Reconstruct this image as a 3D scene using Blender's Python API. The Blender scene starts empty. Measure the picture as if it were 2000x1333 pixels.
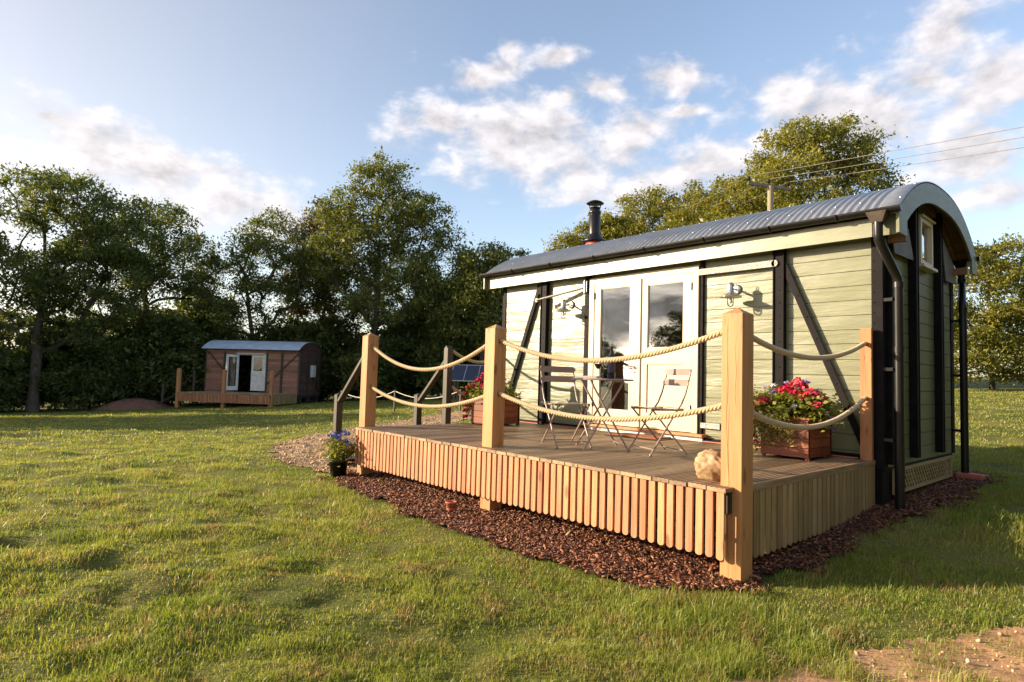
import bpy, bmesh, math, random
import numpy as np
from mathutils import Vector, Matrix
R = math.radians
# ------------------------------------------------------------------ camera, world, sun, exposure
sc = bpy.context.scene
cam_d = bpy.data.cameras.new("camera"); cam = bpy.data.objects.new("camera", cam_d)
sc.collection.objects.link(cam); sc.camera = cam
cam_d.sensor_width = 36; cam_d.lens = 1195.97/2000*36; cam_d.clip_end = 5000; cam_d.clip_start = .05
F_ = Vector((-.742717, .666992, .059096)); R_ = Vector((.669162, .742539, .029291)); U_ = Vector((.024344, -.0613, .997822))
CAM = Vector((1.9298, -6.3881, 1.2893))
cam.matrix_world = Matrix(((R_.x, U_.x, -F_.x, CAM.x), (R_.y, U_.y, -F_.y, CAM.y), (R_.z, U_.z, -F_.z, CAM.z), (0, 0, 0, 1)))
cam_d.dof.use_dof = True; cam_d.dof.focus_distance = 6.2; cam_d.dof.aperture_fstop = 5.6
sc.view_settings.view_transform = 'Standard'; sc.view_settings.look = 'None'
sc.view_settings.exposure = 1.17; sc.view_settings.gamma = 1
SUN_EL = R(16.5); SUN_AZ = math.atan2(-.695, -.72)          # direction towards the sun
sun_dir = Vector((math.cos(SUN_AZ)*math.cos(SUN_EL), math.sin(SUN_AZ)*math.cos(SUN_EL), math.sin(SUN_EL)))
sl = bpy.data.lights.new("sun", 'SUN'); so = bpy.data.objects.new("sun", sl); sc.collection.objects.link(so)
sl.energy = 5.0; sl.angle = R(.6); sl.color = (1.0, .80, .56)
so.rotation_euler = (-sun_dir).to_track_quat('-Z', 'Y').to_euler()
so.location = sun_dir*40

wd = bpy.data.worlds.new("World"); sc.world = wd; wd.use_nodes = True
nt = wd.node_tree; nt.nodes.clear()
def N(nt, t, **k):
    n = nt.nodes.new(t)
    for a, v in k.items():
        if a == 'ins':
            for i, x in v.items():
                if isinstance(x, bpy.types.NodeSocket): nt.links.new(x, n.inputs[i])
                else: n.inputs[i].default_value = x
        else: setattr(n, a, v)
    return n
def M_(nt, op, a, b=None, c=None, clamp=False):
    n = N(nt, 'ShaderNodeMath', operation=op); n.use_clamp = clamp
    for i, x in enumerate((a, b, c)):
        if x is None: continue
        if isinstance(x, bpy.types.NodeSocket): nt.links.new(x, n.inputs[i])
        else: n.inputs[i].default_value = x
    return n.outputs[0]
def build_world():
    sky = N(nt, 'ShaderNodeTexSky', sky_type='NISHITA', sun_disc=False)
    sky.sun_elevation = SUN_EL; sky.sun_rotation = math.pi/2-SUN_AZ
    sky.air_density = 1.0; sky.dust_density = 1.3; sky.ozone_density = 1.6; sky.altitude = 50
    tc = N(nt, 'ShaderNodeTexCoord').outputs['Generated']
    sep = N(nt, 'ShaderNodeSeparateXYZ', ins={0: tc})
    az = M_(nt, 'ARCTAN2', sep.outputs[1], sep.outputs[0]); el = M_(nt, 'ARCSINE', sep.outputs[2])
    ae = N(nt, 'ShaderNodeCombineXYZ', ins={0: az, 1: el}).outputs[0]
    # clouds seen that evening: azimuth, elevation, half width, half height, tilt
    B = [(2.40, .375, .19, .070, -.15), (2.545, .395, .07, .030, .1), (2.30, .335, .10, .060, -.5), (2.22, .385, .085, .030, .35),
         (2.99, .275, .16, .050, -.25), (2.84, .245, .13, .045, -.35), (2.92, .285, .14, .030, -.1), (3.03, .305, .06, .02, 0),
         (2.46, .468, .08, .022, .5), (2.424, .497, .022, .028, 0), (2.345, .495, .045, .014, .3), (2.332, .440, .035, .016, 0), (2.277, .450, .045, .018, -.2),
         (2.155, .457, .06, .026, 0), (1.993, .425, .05, .026, -.3), (2.12, .325, .13, .045, .4), (2.2, .30, .08, .035, .4),
         (1.90, .375, .17, .062, -.25), (1.98, .35, .10, .045, 0), (1.79, .455, .065, .05, 0), (1.812, .405, .045, .035, 0), (1.74, .385, .06, .05, .2), (1.76, .30, .10, .045, .3),
         (1.68, .25, .14, .025, 0), (3.07, .312, .04, .009, 0), (3.25, .22, .2, .07, 0), (1.55, .42, .12, .09, 0), (2.14, .41, .05, .010, .1)]
    acc = None
    for (a, e, w, h, t) in B:
        mp = N(nt, 'ShaderNodeMapping', vector_type='TEXTURE', ins={0: ae, 1: (a, e, 0), 2: (0, 0, -t*.6), 3: (w*1.3, h*1.35, 1)})
        ln = N(nt, 'ShaderNodeVectorMath', operation='LENGTH', ins={0: mp.outputs[0]})
        v = M_(nt, 'SUBTRACT', 1.0, ln.outputs['Value'])
        acc = v if acc is None else M_(nt, 'SMOOTH_MAX', acc, v, .35)
    acc = M_(nt, 'MAXIMUM', acc, -1.0)
    def cloudnoise(off):
        vv = N(nt, 'ShaderNodeVectorMath', operation='ADD', ins={0: ae, 1: off}).outputs[0]
        mp = N(nt, 'ShaderNodeMapping', ins={0: vv, 3: (1, 1.7, 1)})
        n = N(nt, 'ShaderNodeTexNoise', noise_dimensions='2D', ins={'Vector': mp.outputs[0], 'Scale': 15.0, 'Detail': 9.0, 'Roughness': .55, 'Distortion': .15})
        return n.outputs[0]
    n1 = cloudnoise((0, 0, 0)); n2 = cloudnoise((.014, .020, 0))
    # other parts of the sky (seen mirrored in the door panes)
    gn = N(nt, 'ShaderNodeTexNoise', ins={'Vector': N(nt, 'ShaderNodeMapping', ins={0: tc, 3: (1, 1, 4.5)}).outputs[0], 'Scale': 2.6, 'Detail': 6.0, 'Roughness': .55})
    behind = M_(nt, 'MULTIPLY', M_(nt, 'SUBTRACT', gn.outputs[0], .47), 7.0)
    az_mask = N(nt, 'ShaderNodeMapRange', interpolation_type='SMOOTHSTEP', ins={0: sep.outputs[1], 1: -.15, 2: -.35, 3: 0.0, 4: 1.0}).outputs[0]
    d0 = M_(nt, 'ADD', acc, M_(nt, 'MULTIPLY', M_(nt, 'SUBTRACT', n1, .50), 1.75))
    dens = N(nt, 'ShaderNodeMapRange', interpolation_type='SMOOTHSTEP', ins={0: d0, 1: -.02, 2: .85, 3: 0.0, 4: 1.0}).outputs[0]
    bh = M_(nt, 'MULTIPLY', az_mask, M_(nt, 'MINIMUM', M_(nt, 'MAXIMUM', behind, 0.0), 1.0))
    dens = M_(nt, 'MAXIMUM', dens, bh)
    # thick middles are greyer, sunward rims brighter
    rim = M_(nt, 'MULTIPLY', M_(nt, 'SUBTRACT', n1, n2), 1.1)
    thick = N(nt, 'ShaderNodeMapRange', ins={0: d0, 1: .45, 2: 1.5, 3: 0.0, 4: 1.0}).outputs[0]
    g = M_(nt, 'ADD', M_(nt, 'SUBTRACT', 1.0, M_(nt, 'MULTIPLY', thick, .14)), rim)
    g = M_(nt, 'SUBTRACT', g, M_(nt, 'MULTIPLY', bh, .45))
    sunny = N(nt, 'ShaderNodeVectorMath', operation='DOT_PRODUCT', ins={0: tc, 1: tuple(sun_dir)}).outputs['Value']
    near = N(nt, 'ShaderNodeMapRange', ins={0: sunny, 1: -.4, 2: .85, 3: 3.4, 4: 3.8}).outputs[0]
    cl = N(nt, 'ShaderNodeVectorMath', operation='SCALE', ins={0: (1.0, .945, .955), 'Scale': M_(nt, 'MULTIPLY', near, g)}).outputs[0]
    hs = N(nt, 'ShaderNodeHueSaturation', ins={'Saturation': N(nt, 'ShaderNodeMapRange', ins={0: N(nt, 'ShaderNodeVectorMath', operation='DOT_PRODUCT', ins={0: tc, 1: tuple(sun_dir)}).outputs['Value'], 1: .25, 2: .75, 3: 0.92, 4: .58}).outputs[0], 'Value': N(nt, 'ShaderNodeMapRange', ins={0: N(nt, 'ShaderNodeVectorMath', operation='DOT_PRODUCT', ins={0: tc, 1: tuple(sun_dir)}).outputs['Value'], 1: -.1, 2: .75, 3: 1.25*1.06, 4: .86}).outputs[0], 'Color': sky.outputs[0]})
    air = N(nt, 'ShaderNodeMix', data_type='RGBA', blend_type='MULTIPLY', ins={0: 1.0, 6: hs.outputs[0], 7: (1.0, .93, .90, 1)})
    mx = N(nt, 'ShaderNodeMix', data_type='RGBA', ins={0: M_(nt, 'MULTIPLY', dens, .93), 6: air.outputs[2], 7: cl})
    bg = N(nt, 'ShaderNodeBackground', ins={0: mx.outputs[2], 1: .122})
    N(nt, 'ShaderNodeOutputWorld', ins={0: bg.outputs[0]})
build_world()
# ------------------------------------------------------------------ lie of the land
def _h(i, j, s):
    n = (i.astype(np.int64)*374761393 + j.astype(np.int64)*668265263 + s*974634777) & 0xffffffff
    n = ((n ^ (n >> 13))*1274126177) & 0xffffffff
    n = (n ^ (n >> 16)) & 0xffff
    return n/65535.0
def vnoise(x, y, s=0):
    x = np.asarray(x, float); y = np.asarray(y, float)
    i = np.floor(x); j = np.floor(y); u = x-i; v = y-j
    u = u*u*(3-2*u); v = v*v*(3-2*v)
    a = _h(i, j, s); b = _h(i+1, j, s); c = _h(i, j+1, s); d = _h(i+1, j+1, s)
    return (a*(1-u)+b*u)*(1-v)+(c*(1-u)+d*u)*v
def smooth(e0, e1, x):
    t = np.clip((x-e0)/(e1-e0), 0, 1); return t*t*(3-2*t)
def base_z(x, y):
    """gentle lie of the land: rises behind the wagon, falls away to the left"""
    x = np.asarray(x, float); y = np.asarray(y, float)
    yy = y+2.6
    left = np.where(yy > 0, .042*np.minimum(yy, 60), .018*np.maximum(yy, -60)*smooth(5, 25, -x))
    right = .05*np.clip(yy, 0, 5)+.010*np.clip(yy-5, 0, 6)+.052*np.clip(yy-11, 0, 45)
    w = smooth(-14, -6, x)
    up = left*(1-w)+right*w
    near = .018*np.clip(yy, 0, 2.6)*smooth(-6, -2, x)*smooth(9, 4, np.abs(x))*(1-smooth(2.6, 5, yy))
    lx = np.maximum(-x-5, 0)
    return up+near-.035*np.minimum(lx, 60)*smooth(0, 6, lx)
def ground(x, y):
    x = np.asarray(x, float); y = np.asarray(y, float)
    b = base_z(x, y)
    # how far from the deck and wagon pad
    d = np.maximum(np.maximum(-5.6-x, x-.6), np.maximum(-3.3-y, y-3.0))
    m = smooth(0, 1.6, d)*(1-smooth(14, 30, d))
    ca, sa = .8, .6
    u, v = x*ca+y*sa, -x*sa+y*ca
    n = (vnoise(u*1.1, v*2.6, 1)-.5)*.075+(vnoise(u*3.1, v*4.8, 2)-.5)*.046+(vnoise(u*8, v*9, 3)-.5)*.022
    n2 = (vnoise(u*.35, v*.35, 4)-.5)*.06+.028*smooth(.62, .80, vnoise(u*1.9+3, v*3.4, 6))-.030*smooth(.68, .85, vnoise(u*2.3, v*4.2+7, 7))
    return b+(n+n2)*m
# ------------------------------------------------------------------ helpers
COL = sc.collection
rng = random.Random(7)
class MB:
    """collects shapes and links them as one mesh object"""
    def __init__(s): s.v = []; s.f = []; s.sm = []; s.mi = []
    def add(s, vs, fs, smooth=False, mi=0):
        o = len(s.v); s.v += [tuple(v) for v in vs]; s.f += [tuple(i+o for i in f) for f in fs]; s.sm += [smooth]*len(fs); s.mi += [mi]*len(fs)
    def box(s, x0, x1, y0, y1, z0, z1, M=None, bev=0.0, mi=0):
        if bev > 0:
            b = min(bev, (x1-x0)*.45, (y1-y0)*.45, (z1-z0)*.45)
            bm = bmesh.new(); bmesh.ops.create_cube(bm, size=1)
            for v in bm.verts:
                v.co = Vector(((x0+x1)/2+v.co.x*(x1-x0), (y0+y1)/2+v.co.y*(y1-y0), (z0+z1)/2+v.co.z*(z1-z0)))
            bmesh.ops.bevel(bm, geom=bm.edges[:], offset=b, segments=1, affect='EDGES')
            vs = [v.co.copy() for v in bm.verts]; bm.verts.index_update(); fs = [[v.index for v in f.verts] for f in bm.faces]; bm.free()
        else:
            vs = [Vector(p) for p in ((x0, y0, z0), (x1, y0, z0), (x1, y1, z0), (x0, y1, z0), (x0, y0, z1), (x1, y0, z1), (x1, y1, z1), (x0, y1, z1))]
            fs = [(0, 3, 2, 1), (4, 5, 6, 7), (0, 1, 5, 4), (1, 2, 6, 5), (2, 3, 7, 6), (3, 0, 4, 7)]
        if M is not None: vs = [M @ v for v in vs]
        s.add(vs, fs, False, mi); return s
    def bar(s, a, b, w, t, up=(0, 0, 1), bev=0.0, mi=0):
        a = Vector(a); b = Vector(b); d = b-a; L = d.length; d.normalize()
        x = d.cross(Vector(up)); x = x.normalized() if x.length > 1e-5 else d.orthogonal().normalized()
        y = x.cross(d)
        M = Matrix(((x.x, y.x, d.x, a.x), (x.y, y.y, d.y, a.y), (x.z, y.z, d.z, a.z), (0, 0, 0, 1)))
        return s.box(-w/2, w/2, -t/2, t/2, 0, L, M, bev, mi)
    def tube(s, pts, r, n=8, cap=True, smooth=True, mi=0):
        pts = [Vector(p) for p in pts]; rs = r if isinstance(r, (list, tuple)) else [r]*len(pts)
        vs = []; fs = []; pu = None
        for i, p in enumerate(pts):
            t = (pts[min(i+1, len(pts)-1)]-pts[max(i-1, 0)]).normalized()
            if pu is None: u = t.orthogonal().normalized()
            else:
                u = pu-t*pu.dot(t)
                u = u.normalized() if u.length > 1e-6 else t.orthogonal().normalized()
            pu = u; w = t.cross(u)
            for k in range(n):
                a = 2*math.pi*k/n; vs.append(p+(u*math.cos(a)+w*math.sin(a))*rs[i])
        for i in range(len(pts)-1):
            for k in range(n):
                k2 = (k+1) % n; fs.append((i*n+k, i*n+k2, (i+1)*n+k2, (i+1)*n+k))
        s.add(vs, fs, smooth, mi)
        if cap: s.add(vs[:n], [tuple(range(n))[::-1]], False, mi); s.add(vs[-n:], [tuple(range(n))], False, mi)
        return s
    def lathe(s, prof, c=(0, 0, 0), n=24, M=None, smooth=True, mi=0):
        vs = []; fs = []; c = Vector(c)
        for (r, z) in prof:
            for k in range(n):
                a = 2*math.pi*k/n; v = Vector((r*math.cos(a), r*math.sin(a), z)); v = (M @ v if M is not None else v)+c; vs.append(v)
        for i in range(len(prof)-1):
            for k in range(n):
                k2 = (k+1) % n; fs.append((i*n+k, i*n+k2, (i+1)*n+k2, (i+1)*n+k))
        s.add(vs, fs, smooth, mi); return s
    def prism(s, poly, a, b, axis='y', mi=0):
        """poly: 2D outline (convex or mildly concave), extruded along axis from a to b"""
        n = len(poly)
        f = {'y': lambda p, t: (p[0], t, p[1]), 'x': lambda p, t: (t, p[0], p[1]), 'z': lambda p, t: (p[0], p[1], t)}[axis]
        vs = [f(p, a) for p in poly]+[f(p, b) for p in poly]
        fs = [tuple(range(n)), tuple(range(2*n-1, n-1, -1))]+[(i, i+n, (i+1) % n+n, (i+1) % n) for i in range(n)]
        s.add(vs, fs, False, mi); return s
    def build(s, name, m, parent=None, label=None, fix=True):
        me = bpy.data.meshes.new(name); me.from_pydata(s.v, [], s.f)
        me.polygons.foreach_set('use_smooth', s.sm)
        ms = m if isinstance(m, (list, tuple)) else [m]
        for x in ms: me.materials.append(x)
        if len(ms) > 1: me.polygons.foreach_set('material_index', s.mi)
        me.update()
        if fix and len(s.f) < 60000:
            bm = bmesh.new(); bm.from_mesh(me); bmesh.ops.recalc_face_normals(bm, faces=bm.faces); bm.to_mesh(me); bm.free()
        o = bpy.data.objects.new(name, me); COL.objects.link(o)
        if parent is not None: o.parent = parent
        if label: o['label'] = label
        return o
def thing(name, label, cat, loc=(0, 0, 0), rz=0.0, group=None):
    o = bpy.data.objects.new(name, None); COL.objects.link(o); o.empty_display_size = .2
    o.location = loc; o.rotation_euler = (0, 0, rz)
    return tag(o, label, cat, group)
def tag(o, label=None, cat=None, group=None, kind=None):
    if label: o['label'] = label
    if cat: o['category'] = cat
    if group: o['group'] = group
    if kind: o['kind'] = kind
    return o
def children(o): return [c for c in bpy.data.objects if c.parent == o]
def copy_tree(o, parent=None):
    c = o.copy(); COL.objects.link(c); c.parent = parent
    for ch in children(o): copy_tree(ch, c)
    return c
def np_mesh(name, V, F, m, parent=None, nper=4):
    me = bpy.data.meshes.new(name)
    me.vertices.add(len(V)); me.vertices.foreach_set('co', np.ascontiguousarray(V, dtype=np.float32).ravel())
    me.loops.add(F.size); me.loops.foreach_set('vertex_index', np.ascontiguousarray(F, dtype=np.int32).ravel())
    me.polygons.add(len(F)); me.polygons.foreach_set('loop_start', np.arange(0, F.size, nper, dtype=np.int32))
    me.polygons.foreach_set('loop_total', np.full(len(F), nper, dtype=np.int32))
    me.materials.append(m); me.update(calc_edges=True)
    o = bpy.data.objects.new(name, me); COL.objects.link(o)
    if parent is not None: o.parent = parent
    return o
# ------------------------------------------------------------------ materials
def new_mat(name):
    m = bpy.data.materials.new(name); m.use_nodes = True; nt = m.node_tree; nt.nodes.clear()
    out = N(nt, 'ShaderNodeOutputMaterial'); b = N(nt, 'ShaderNodeBsdfPrincipled'); nt.links.new(b.outputs[0], out.inputs[0])
    return m, nt, b, out
def tcoord(nt, scale=(1, 1, 1), loc=(0, 0, 0), rnd=False, isl=False):
    c = N(nt, 'ShaderNodeTexCoord').outputs['Object']
    if rnd or isl:
        r = N(nt, 'ShaderNodeObjectInfo').outputs['Random'] if rnd else N(nt, 'ShaderNodeNewGeometry').outputs['Random Per Island']
        c = N(nt, 'ShaderNodeVectorMath', operation='ADD', ins={0: c, 1: N(nt, 'ShaderNodeCombineXYZ', ins={0: M_(nt, 'MULTIPLY', r, 37.0), 1: M_(nt, 'MULTIPLY', r, 91.0), 2: M_(nt, 'MULTIPLY', r, 53.0)}).outputs[0]}).outputs[0]
    return N(nt, 'ShaderNodeMapping', ins={0: c, 1: loc, 3: scale}).outputs[0]
def noise(nt, vec, scale, detail=4.0, rough=.55, dist=0.0):
    return N(nt, 'ShaderNodeTexNoise', ins={'Vector': vec, 'Scale': scale, 'Detail': detail, 'Roughness': rough, 'Distortion': dist}).outputs[0]
def ramp(nt, f, stops):
    n = N(nt, 'ShaderNodeValToRGB', ins={0: f}); e = n.color_ramp.elements
    while len(e) < len(stops): e.new(.5)
    for i, (p, c) in enumerate(stops): e[i].position = p; e[i].color = (*c, 1) if len(c) == 3 else c
    return n.outputs[0]
def mixc(nt, f, a, b, mode='MIX'):
    return N(nt, 'ShaderNodeMix', data_type='RGBA', blend_type=mode, ins={0: f, 6: (*a, 1) if isinstance(a, tuple) else a, 7: (*b, 1) if isinstance(b, tuple) else b}).outputs[2]
def bump(nt, b, h, dist=.01, st=.5):
    n = N(nt, 'ShaderNodeBump', ins={'Height': h, 'Distance': dist, 'Strength': st}); nt.links.new(n.outputs[0], b.inputs['Normal'])
def setp(nt, b, **k):
    for a, x in k.items():
        i = b.inputs[a.replace('_', ' ')]
        if isinstance(x, bpy.types.NodeSocket): nt.links.new(x, i)
        else: i.default_value = x
def simple(name, c, rough=.5, metal=0.0, var=.15, sc_=6.0, bmp=.0, spec=.5, bsc=40.0):
    m, nt, b, o = new_mat(name); v = tcoord(nt)
    f = noise(nt, v, sc_, 5.0)
    lo = tuple(x*(1-var) for x in c); hi = tuple(min(1, x*(1+var)) for x in c)
    setp(nt, b, Base_Color=ramp(nt, f, [(.3, lo), (.7, hi)]), Roughness=M_(nt, 'ADD', rough-.08, M_(nt, 'MULTIPLY', f, .16)), Metallic=metal, Specular_IOR_Level=spec)
    if bmp: bump(nt, b, noise(nt, v, bsc, 4.0), bmp, .6)
    return m
def wood(name, c1, c2, grain='z', rough=.55, isl=True, var=.35, knots=True, bmp=.0015, tone=None, gs=1.0, spec=.4):
    """sawn or planed timber: long grain streaks, knots, per-board tone"""
    m, nt, b, o = new_mat(name)
    s = {'z': (1, 1, .07), 'x': (.07, 1, 1), 'y': (1, .07, 1)}[grain]
    v = tcoord(nt, s, isl=isl, rnd=not isl)
    g1 = noise(nt, v, 42.0*gs, 5.0, .6, .6); g2 = noise(nt, v, 9.0*gs, 3.0, .5, 1.2)
    f = M_(nt, 'ADD', M_(nt, 'MULTIPLY', g1, .55), M_(nt, 'MULTIPLY', g2, .45))
    col = ramp(nt, f, [(.32, c1), (.62, c2)])
    if knots:
        kv = tcoord(nt, {'z': (1, 1, .35), 'x': (.35, 1, 1), 'y': (1, .35, 1)}[grain], isl=isl, rnd=not isl)
        vo = N(nt, 'ShaderNodeTexVoronoi', ins={'Vector': kv, 'Scale': 6.5, 'Randomness': 1.0})
        k = N(nt, 'ShaderNodeMapRange', interpolation_type='SMOOTHSTEP', ins={0: vo.outputs['Distance'], 1: .07, 2: .17, 3: .7, 4: 0.0}).outputs[0]
        col = mixc(nt, k, col, tuple(x*.38 for x in c1))
    r = (N(nt, 'ShaderNodeNewGeometry').outputs['Random Per Island'] if isl else N(nt, 'ShaderNodeObjectInfo').outputs['Random'])
    val = N(nt, 'ShaderNodeMapRange', ins={0: r, 1: 0.0, 2: 1.0, 3: 1-var, 4: 1+var*.6}).outputs[0]
    hue = N(nt, 'ShaderNodeMapRange', ins={0: M_(nt, 'FRACT', M_(nt, 'MULTIPLY', r, 7.3)), 1: 0.0, 2: 1.0, 3: .490, 4: .502}).outputs[0]
    hs = N(nt, 'ShaderNodeHueSaturation', ins={'Hue': hue, 'Value': val, 'Color': col})
    setp(nt, b, Base_Color=hs.outputs[0], Roughness=M_(nt, 'ADD', rough-.1, M_(nt, 'MULTIPLY', g1, .22)), Specular_IOR_Level=spec)
    if name == 'sawn_post_timber':
        cv = tcoord(nt, (1, 1, .035), rnd=True); cn = noise(nt, cv, 26.0, 2.0, .5)
        ck = N(nt, 'ShaderNodeMapRange', interpolation_type='SMOOTHSTEP', ins={0: M_(nt, 'ABSOLUTE', M_(nt, 'SUBTRACT', cn, .5)), 1: .0, 2: .010, 3: 1.0, 4: 0.0}).outputs[0]
        gate = N(nt, 'ShaderNodeMapRange', ins={0: noise(nt, tcoord(nt, rnd=True), 2.2, 2.0), 1: .50, 2: .58, 3: 0.0, 4: .85}).outputs[0]
        cf = M_(nt, 'MULTIPLY', ck, gate); dk = mixc(nt, cf, hs.outputs[0], (.05, .022, .010)); nt.links.new(dk, b.inputs['Base Color'])
    if bmp: bump(nt, b, f, bmp, .8)
    return m
def paint(name, c, rough=.42, grain='x', wave=.003, chips=None, spec=.5):
    """brushed paint over boards: faint grain, slight waviness, small chips"""
    m, nt, b, o = new_mat(name)
    s = {'z': (1, 1, .12), 'x': (.12, 1, 1), 'y': (1, .12, 1)}[grain]
    v = tcoord(nt, s); v1 = tcoord(nt)
    g = noise(nt, v, 30.0, 5.0, .65, .4); p = noise(nt, v1, 2.2, 4.0)
    col = ramp(nt, M_(nt, 'ADD', M_(nt, 'MULTIPLY', g, .35), M_(nt, 'MULTIPLY', p, .65)), [(.3, tuple(x*.86 for x in c)), (.7, tuple(min(1, x*1.1) for x in c))])
    if chips:
        ch = N(nt, 'ShaderNodeMapRange', ins={0: noise(nt, v, 24.0, 6.0, .8), 1: .76, 2: .79, 3: 0.0, 4: .8}).outputs[0]
        col = mixc(nt, ch, col, chips)
    setp(nt, b, Base_Color=col, Roughness=M_(nt, 'ADD', rough-.07, M_(nt, 'MULTIPLY', g, .14)), Specular_IOR_Level=spec)
    bump(nt, b, M_(nt, 'ADD', M_(nt, 'MULTIPLY', g, .35), noise(nt, tcoord(nt, (.35, 1, 1.6)), 3.5, 2.0)), wave, .9)
    return m
MAT = {}
MAT['sage'] = paint('sage_paint', (.178, .186, .100), .35, 'x', .012, (.05, .045, .03), .75)
MAT['sage_end'] = paint('sage_paint_end', (.172, .182, .100), .45, 'y', .006, (.05, .045, .03))
MAT['cream'] = paint('cream_paint', (.64, .545, .375), .38, 'z', .002)
MAT['fascia'] = paint('sage_board_paint', (.215, .222, .130), .34, 'x', .006, (.12, .1, .07), 1.0)
MAT['black'] = simple('black_iron', (.012, .010, .011), .62, .0, .4, 9, .0006, .10, 60)
MAT['black_pl'] = simple('black_plastic', (.010, .009, .009), .34, 0, .2, 4, 0, .4)
MAT['rust'] = None
def rust_mat():
    m, nt, b, o = new_mat('painted_over_rust'); v = tcoord(nt)
    n = noise(nt, v, 75.0, 6.0, .75); setp(nt, b, Base_Color=ramp(nt, n, [(.40, (.06, .05, .045)), (.47, (.42, .40, .36)), (.7, (.55, .52, .47))]), Roughness=.6); bump(nt, b, n, .004, .9); return m
MAT['rust'] = rust_mat()
MAT['post'] = wood('sawn_post_timber', (.35, .155, .054), (.55, .275, .108), 'z', .55, False, .10, True, .0016, gs=.7)
MAT['slat'] = wood('pine_slat_timber', (.37, .152, .066), (.60, .295, .138), 'z', .5, True, .26, True, .001)
MAT['boards'] = wood('weathered_deck_timber', (.19, .125, .064), (.46, .315, .175), 'y', .52, True, .42, True, .0018, spec=.35)
MAT['dark_wood'] = wood('dark_stained_timber', (.030, .025, .018), (.075, .062, .042), 'z', .5, False, .2, False, .001)
MAT['groove'] = wood('dirty_groove_timber', (.050, .032, .018), (.115, .075, .042), 'y', .7, True, .3, False, .001, spec=.2)
MAT['slat_side'] = wood('olive_slat_timber', (.25, .165, .065), (.44, .31, .145), 'z', .55, True, .24, True, .001)  # side skirt slats, more olive in tone than the front ones
MAT['crack'] = simple('drying_crack_shade', (.045, .020, .009), .9)
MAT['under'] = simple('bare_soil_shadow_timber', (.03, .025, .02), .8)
MAT['planter'] = wood('stained_planter_timber', (.12, .034, .014), (.28, .09, .035), 'x', .45, True, .25, False, .001)
MAT['soffit'] = wood('soffit_timber', (.16, .08, .04), (.30, .17, .08), 'x', .6, True, .2, False, .001)
MAT['brown'] = wood('old_wagon_board_timber', (.19, .088, .055), (.42, .215, .14), 'x', .55, True, .35, False, .002)
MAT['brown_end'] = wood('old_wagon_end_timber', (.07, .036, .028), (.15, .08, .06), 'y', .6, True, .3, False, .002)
MAT['trellis'] = wood('trellis_timber', (.34, .25, .11), (.50, .38, .2), 'y', .6, True, .1, False, .001)
MAT['steel'] = simple('galvanised_steel', (.55, .55, .56), .32, .9, .12, 12)
MAT['brass'] = simple('brass', (.45, .28, .08), .35, .9, .2, 20)
MAT['terracotta'] = simple('terracotta', (.40, .12, .07), .7)
MAT['red_felt'] = simple('pink_membrane', (.55, .16, .12), .6)
MAT['grey_board'] = simple('grey_weathered_sheet', (.17, .155, .15), .65, 0, .25, 5, .002)
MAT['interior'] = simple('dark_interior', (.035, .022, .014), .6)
MAT['curtain'] = simple('brown_curtain', (.13, .07, .04), .8, 0, .3, 9)
MAT['chair'] = simple('taupe_enamel', (.31, .225, .195), .32, 0, .1, 5, 0, .6)
MAT['white'] = simple('off_white_plastic', (.7, .68, .64), .4)
def roof_mat(name, c, met=.0, rough=.38):
    m, nt, b, o = new_mat(name); v = tcoord(nt); f = noise(nt, v, 3.0, 6.0, .6); f2 = noise(nt, tcoord(nt, (1, .15, 1)), 18.0, 4.0)
    g = M_(nt, 'ADD', M_(nt, 'MULTIPLY', f, .6), M_(nt, 'MULTIPLY', f2, .4))
    setp(nt, b, Base_Color=ramp(nt, g, [(.3, tuple(x*.72 for x in c)), (.7, tuple(x*1.2 for x in c))]), Roughness=M_(nt, 'ADD', rough-.08, M_(nt, 'MULTIPLY', g, .2)), Metallic=met, Specular_IOR_Level=.6)
    return m
MAT['roof'] = roof_mat('grey_coated_corrugated_sheet', (.27, .29, .32), .30, .34)
MAT['roof2'] = roof_mat('galvanised_corrugated_sheet', (.52, .60, .70), .2, .35)
def glass_mat(name, tint=(.8, .85, .85), k=2.2, add=.04):
    m = bpy.data.materials.new(name); m.use_nodes = True; nt = m.node_tree; nt.nodes.clear()
    fr = N(nt, 'ShaderNodeFresnel', ins={'IOR': 1.5}).outputs[0]
    f = M_(nt, 'ADD', M_(nt, 'MULTIPLY', fr, k), add, clamp=True)
    bm_ = N(nt, 'ShaderNodeBump', ins={'Height': noise(nt, tcoord(nt), 2.5, 1.0), 'Distance': .004, 'Strength': .35})
    gl = N(nt, 'ShaderNodeBsdfGlossy', ins={'Color': (.95, .97, 1, 1), 'Roughness': 0.0}); nt.links.new(bm_.outputs[0], gl.inputs['Normal'])
    tr = N(nt, 'ShaderNodeBsdfTransparent', ins={'Color': (*tint, 1)})
    mx = N(nt, 'ShaderNodeMixShader', ins={0: f, 1: tr.outputs[0], 2: gl.outputs[0]})
    N(nt, 'ShaderNodeOutputMaterial', ins={0: mx.outputs[0]}); return m
MAT['glass'] = glass_mat('window_glass', (.55, .58, .56), 2.1, .03)
MAT['clear'] = glass_mat('clear_glass', (.95, .97, .95), .9, .01)
def rope_mat():
    m, nt, b, o = new_mat('manila_rope'); v = tcoord(nt); n = noise(nt, v, 220.0, 3.0)
    setp(nt, b, Base_Color=ramp(nt, n, [(.3, (.40, .29, .16)), (.7, (.62, .49, .31))]), Roughness=.75); bump(nt, b, n, .002, .6); return m
MAT['rope'] = rope_mat()
MAT['white_rope'] = simple('white_cord', (.6, .58, .5), .7)
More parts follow.
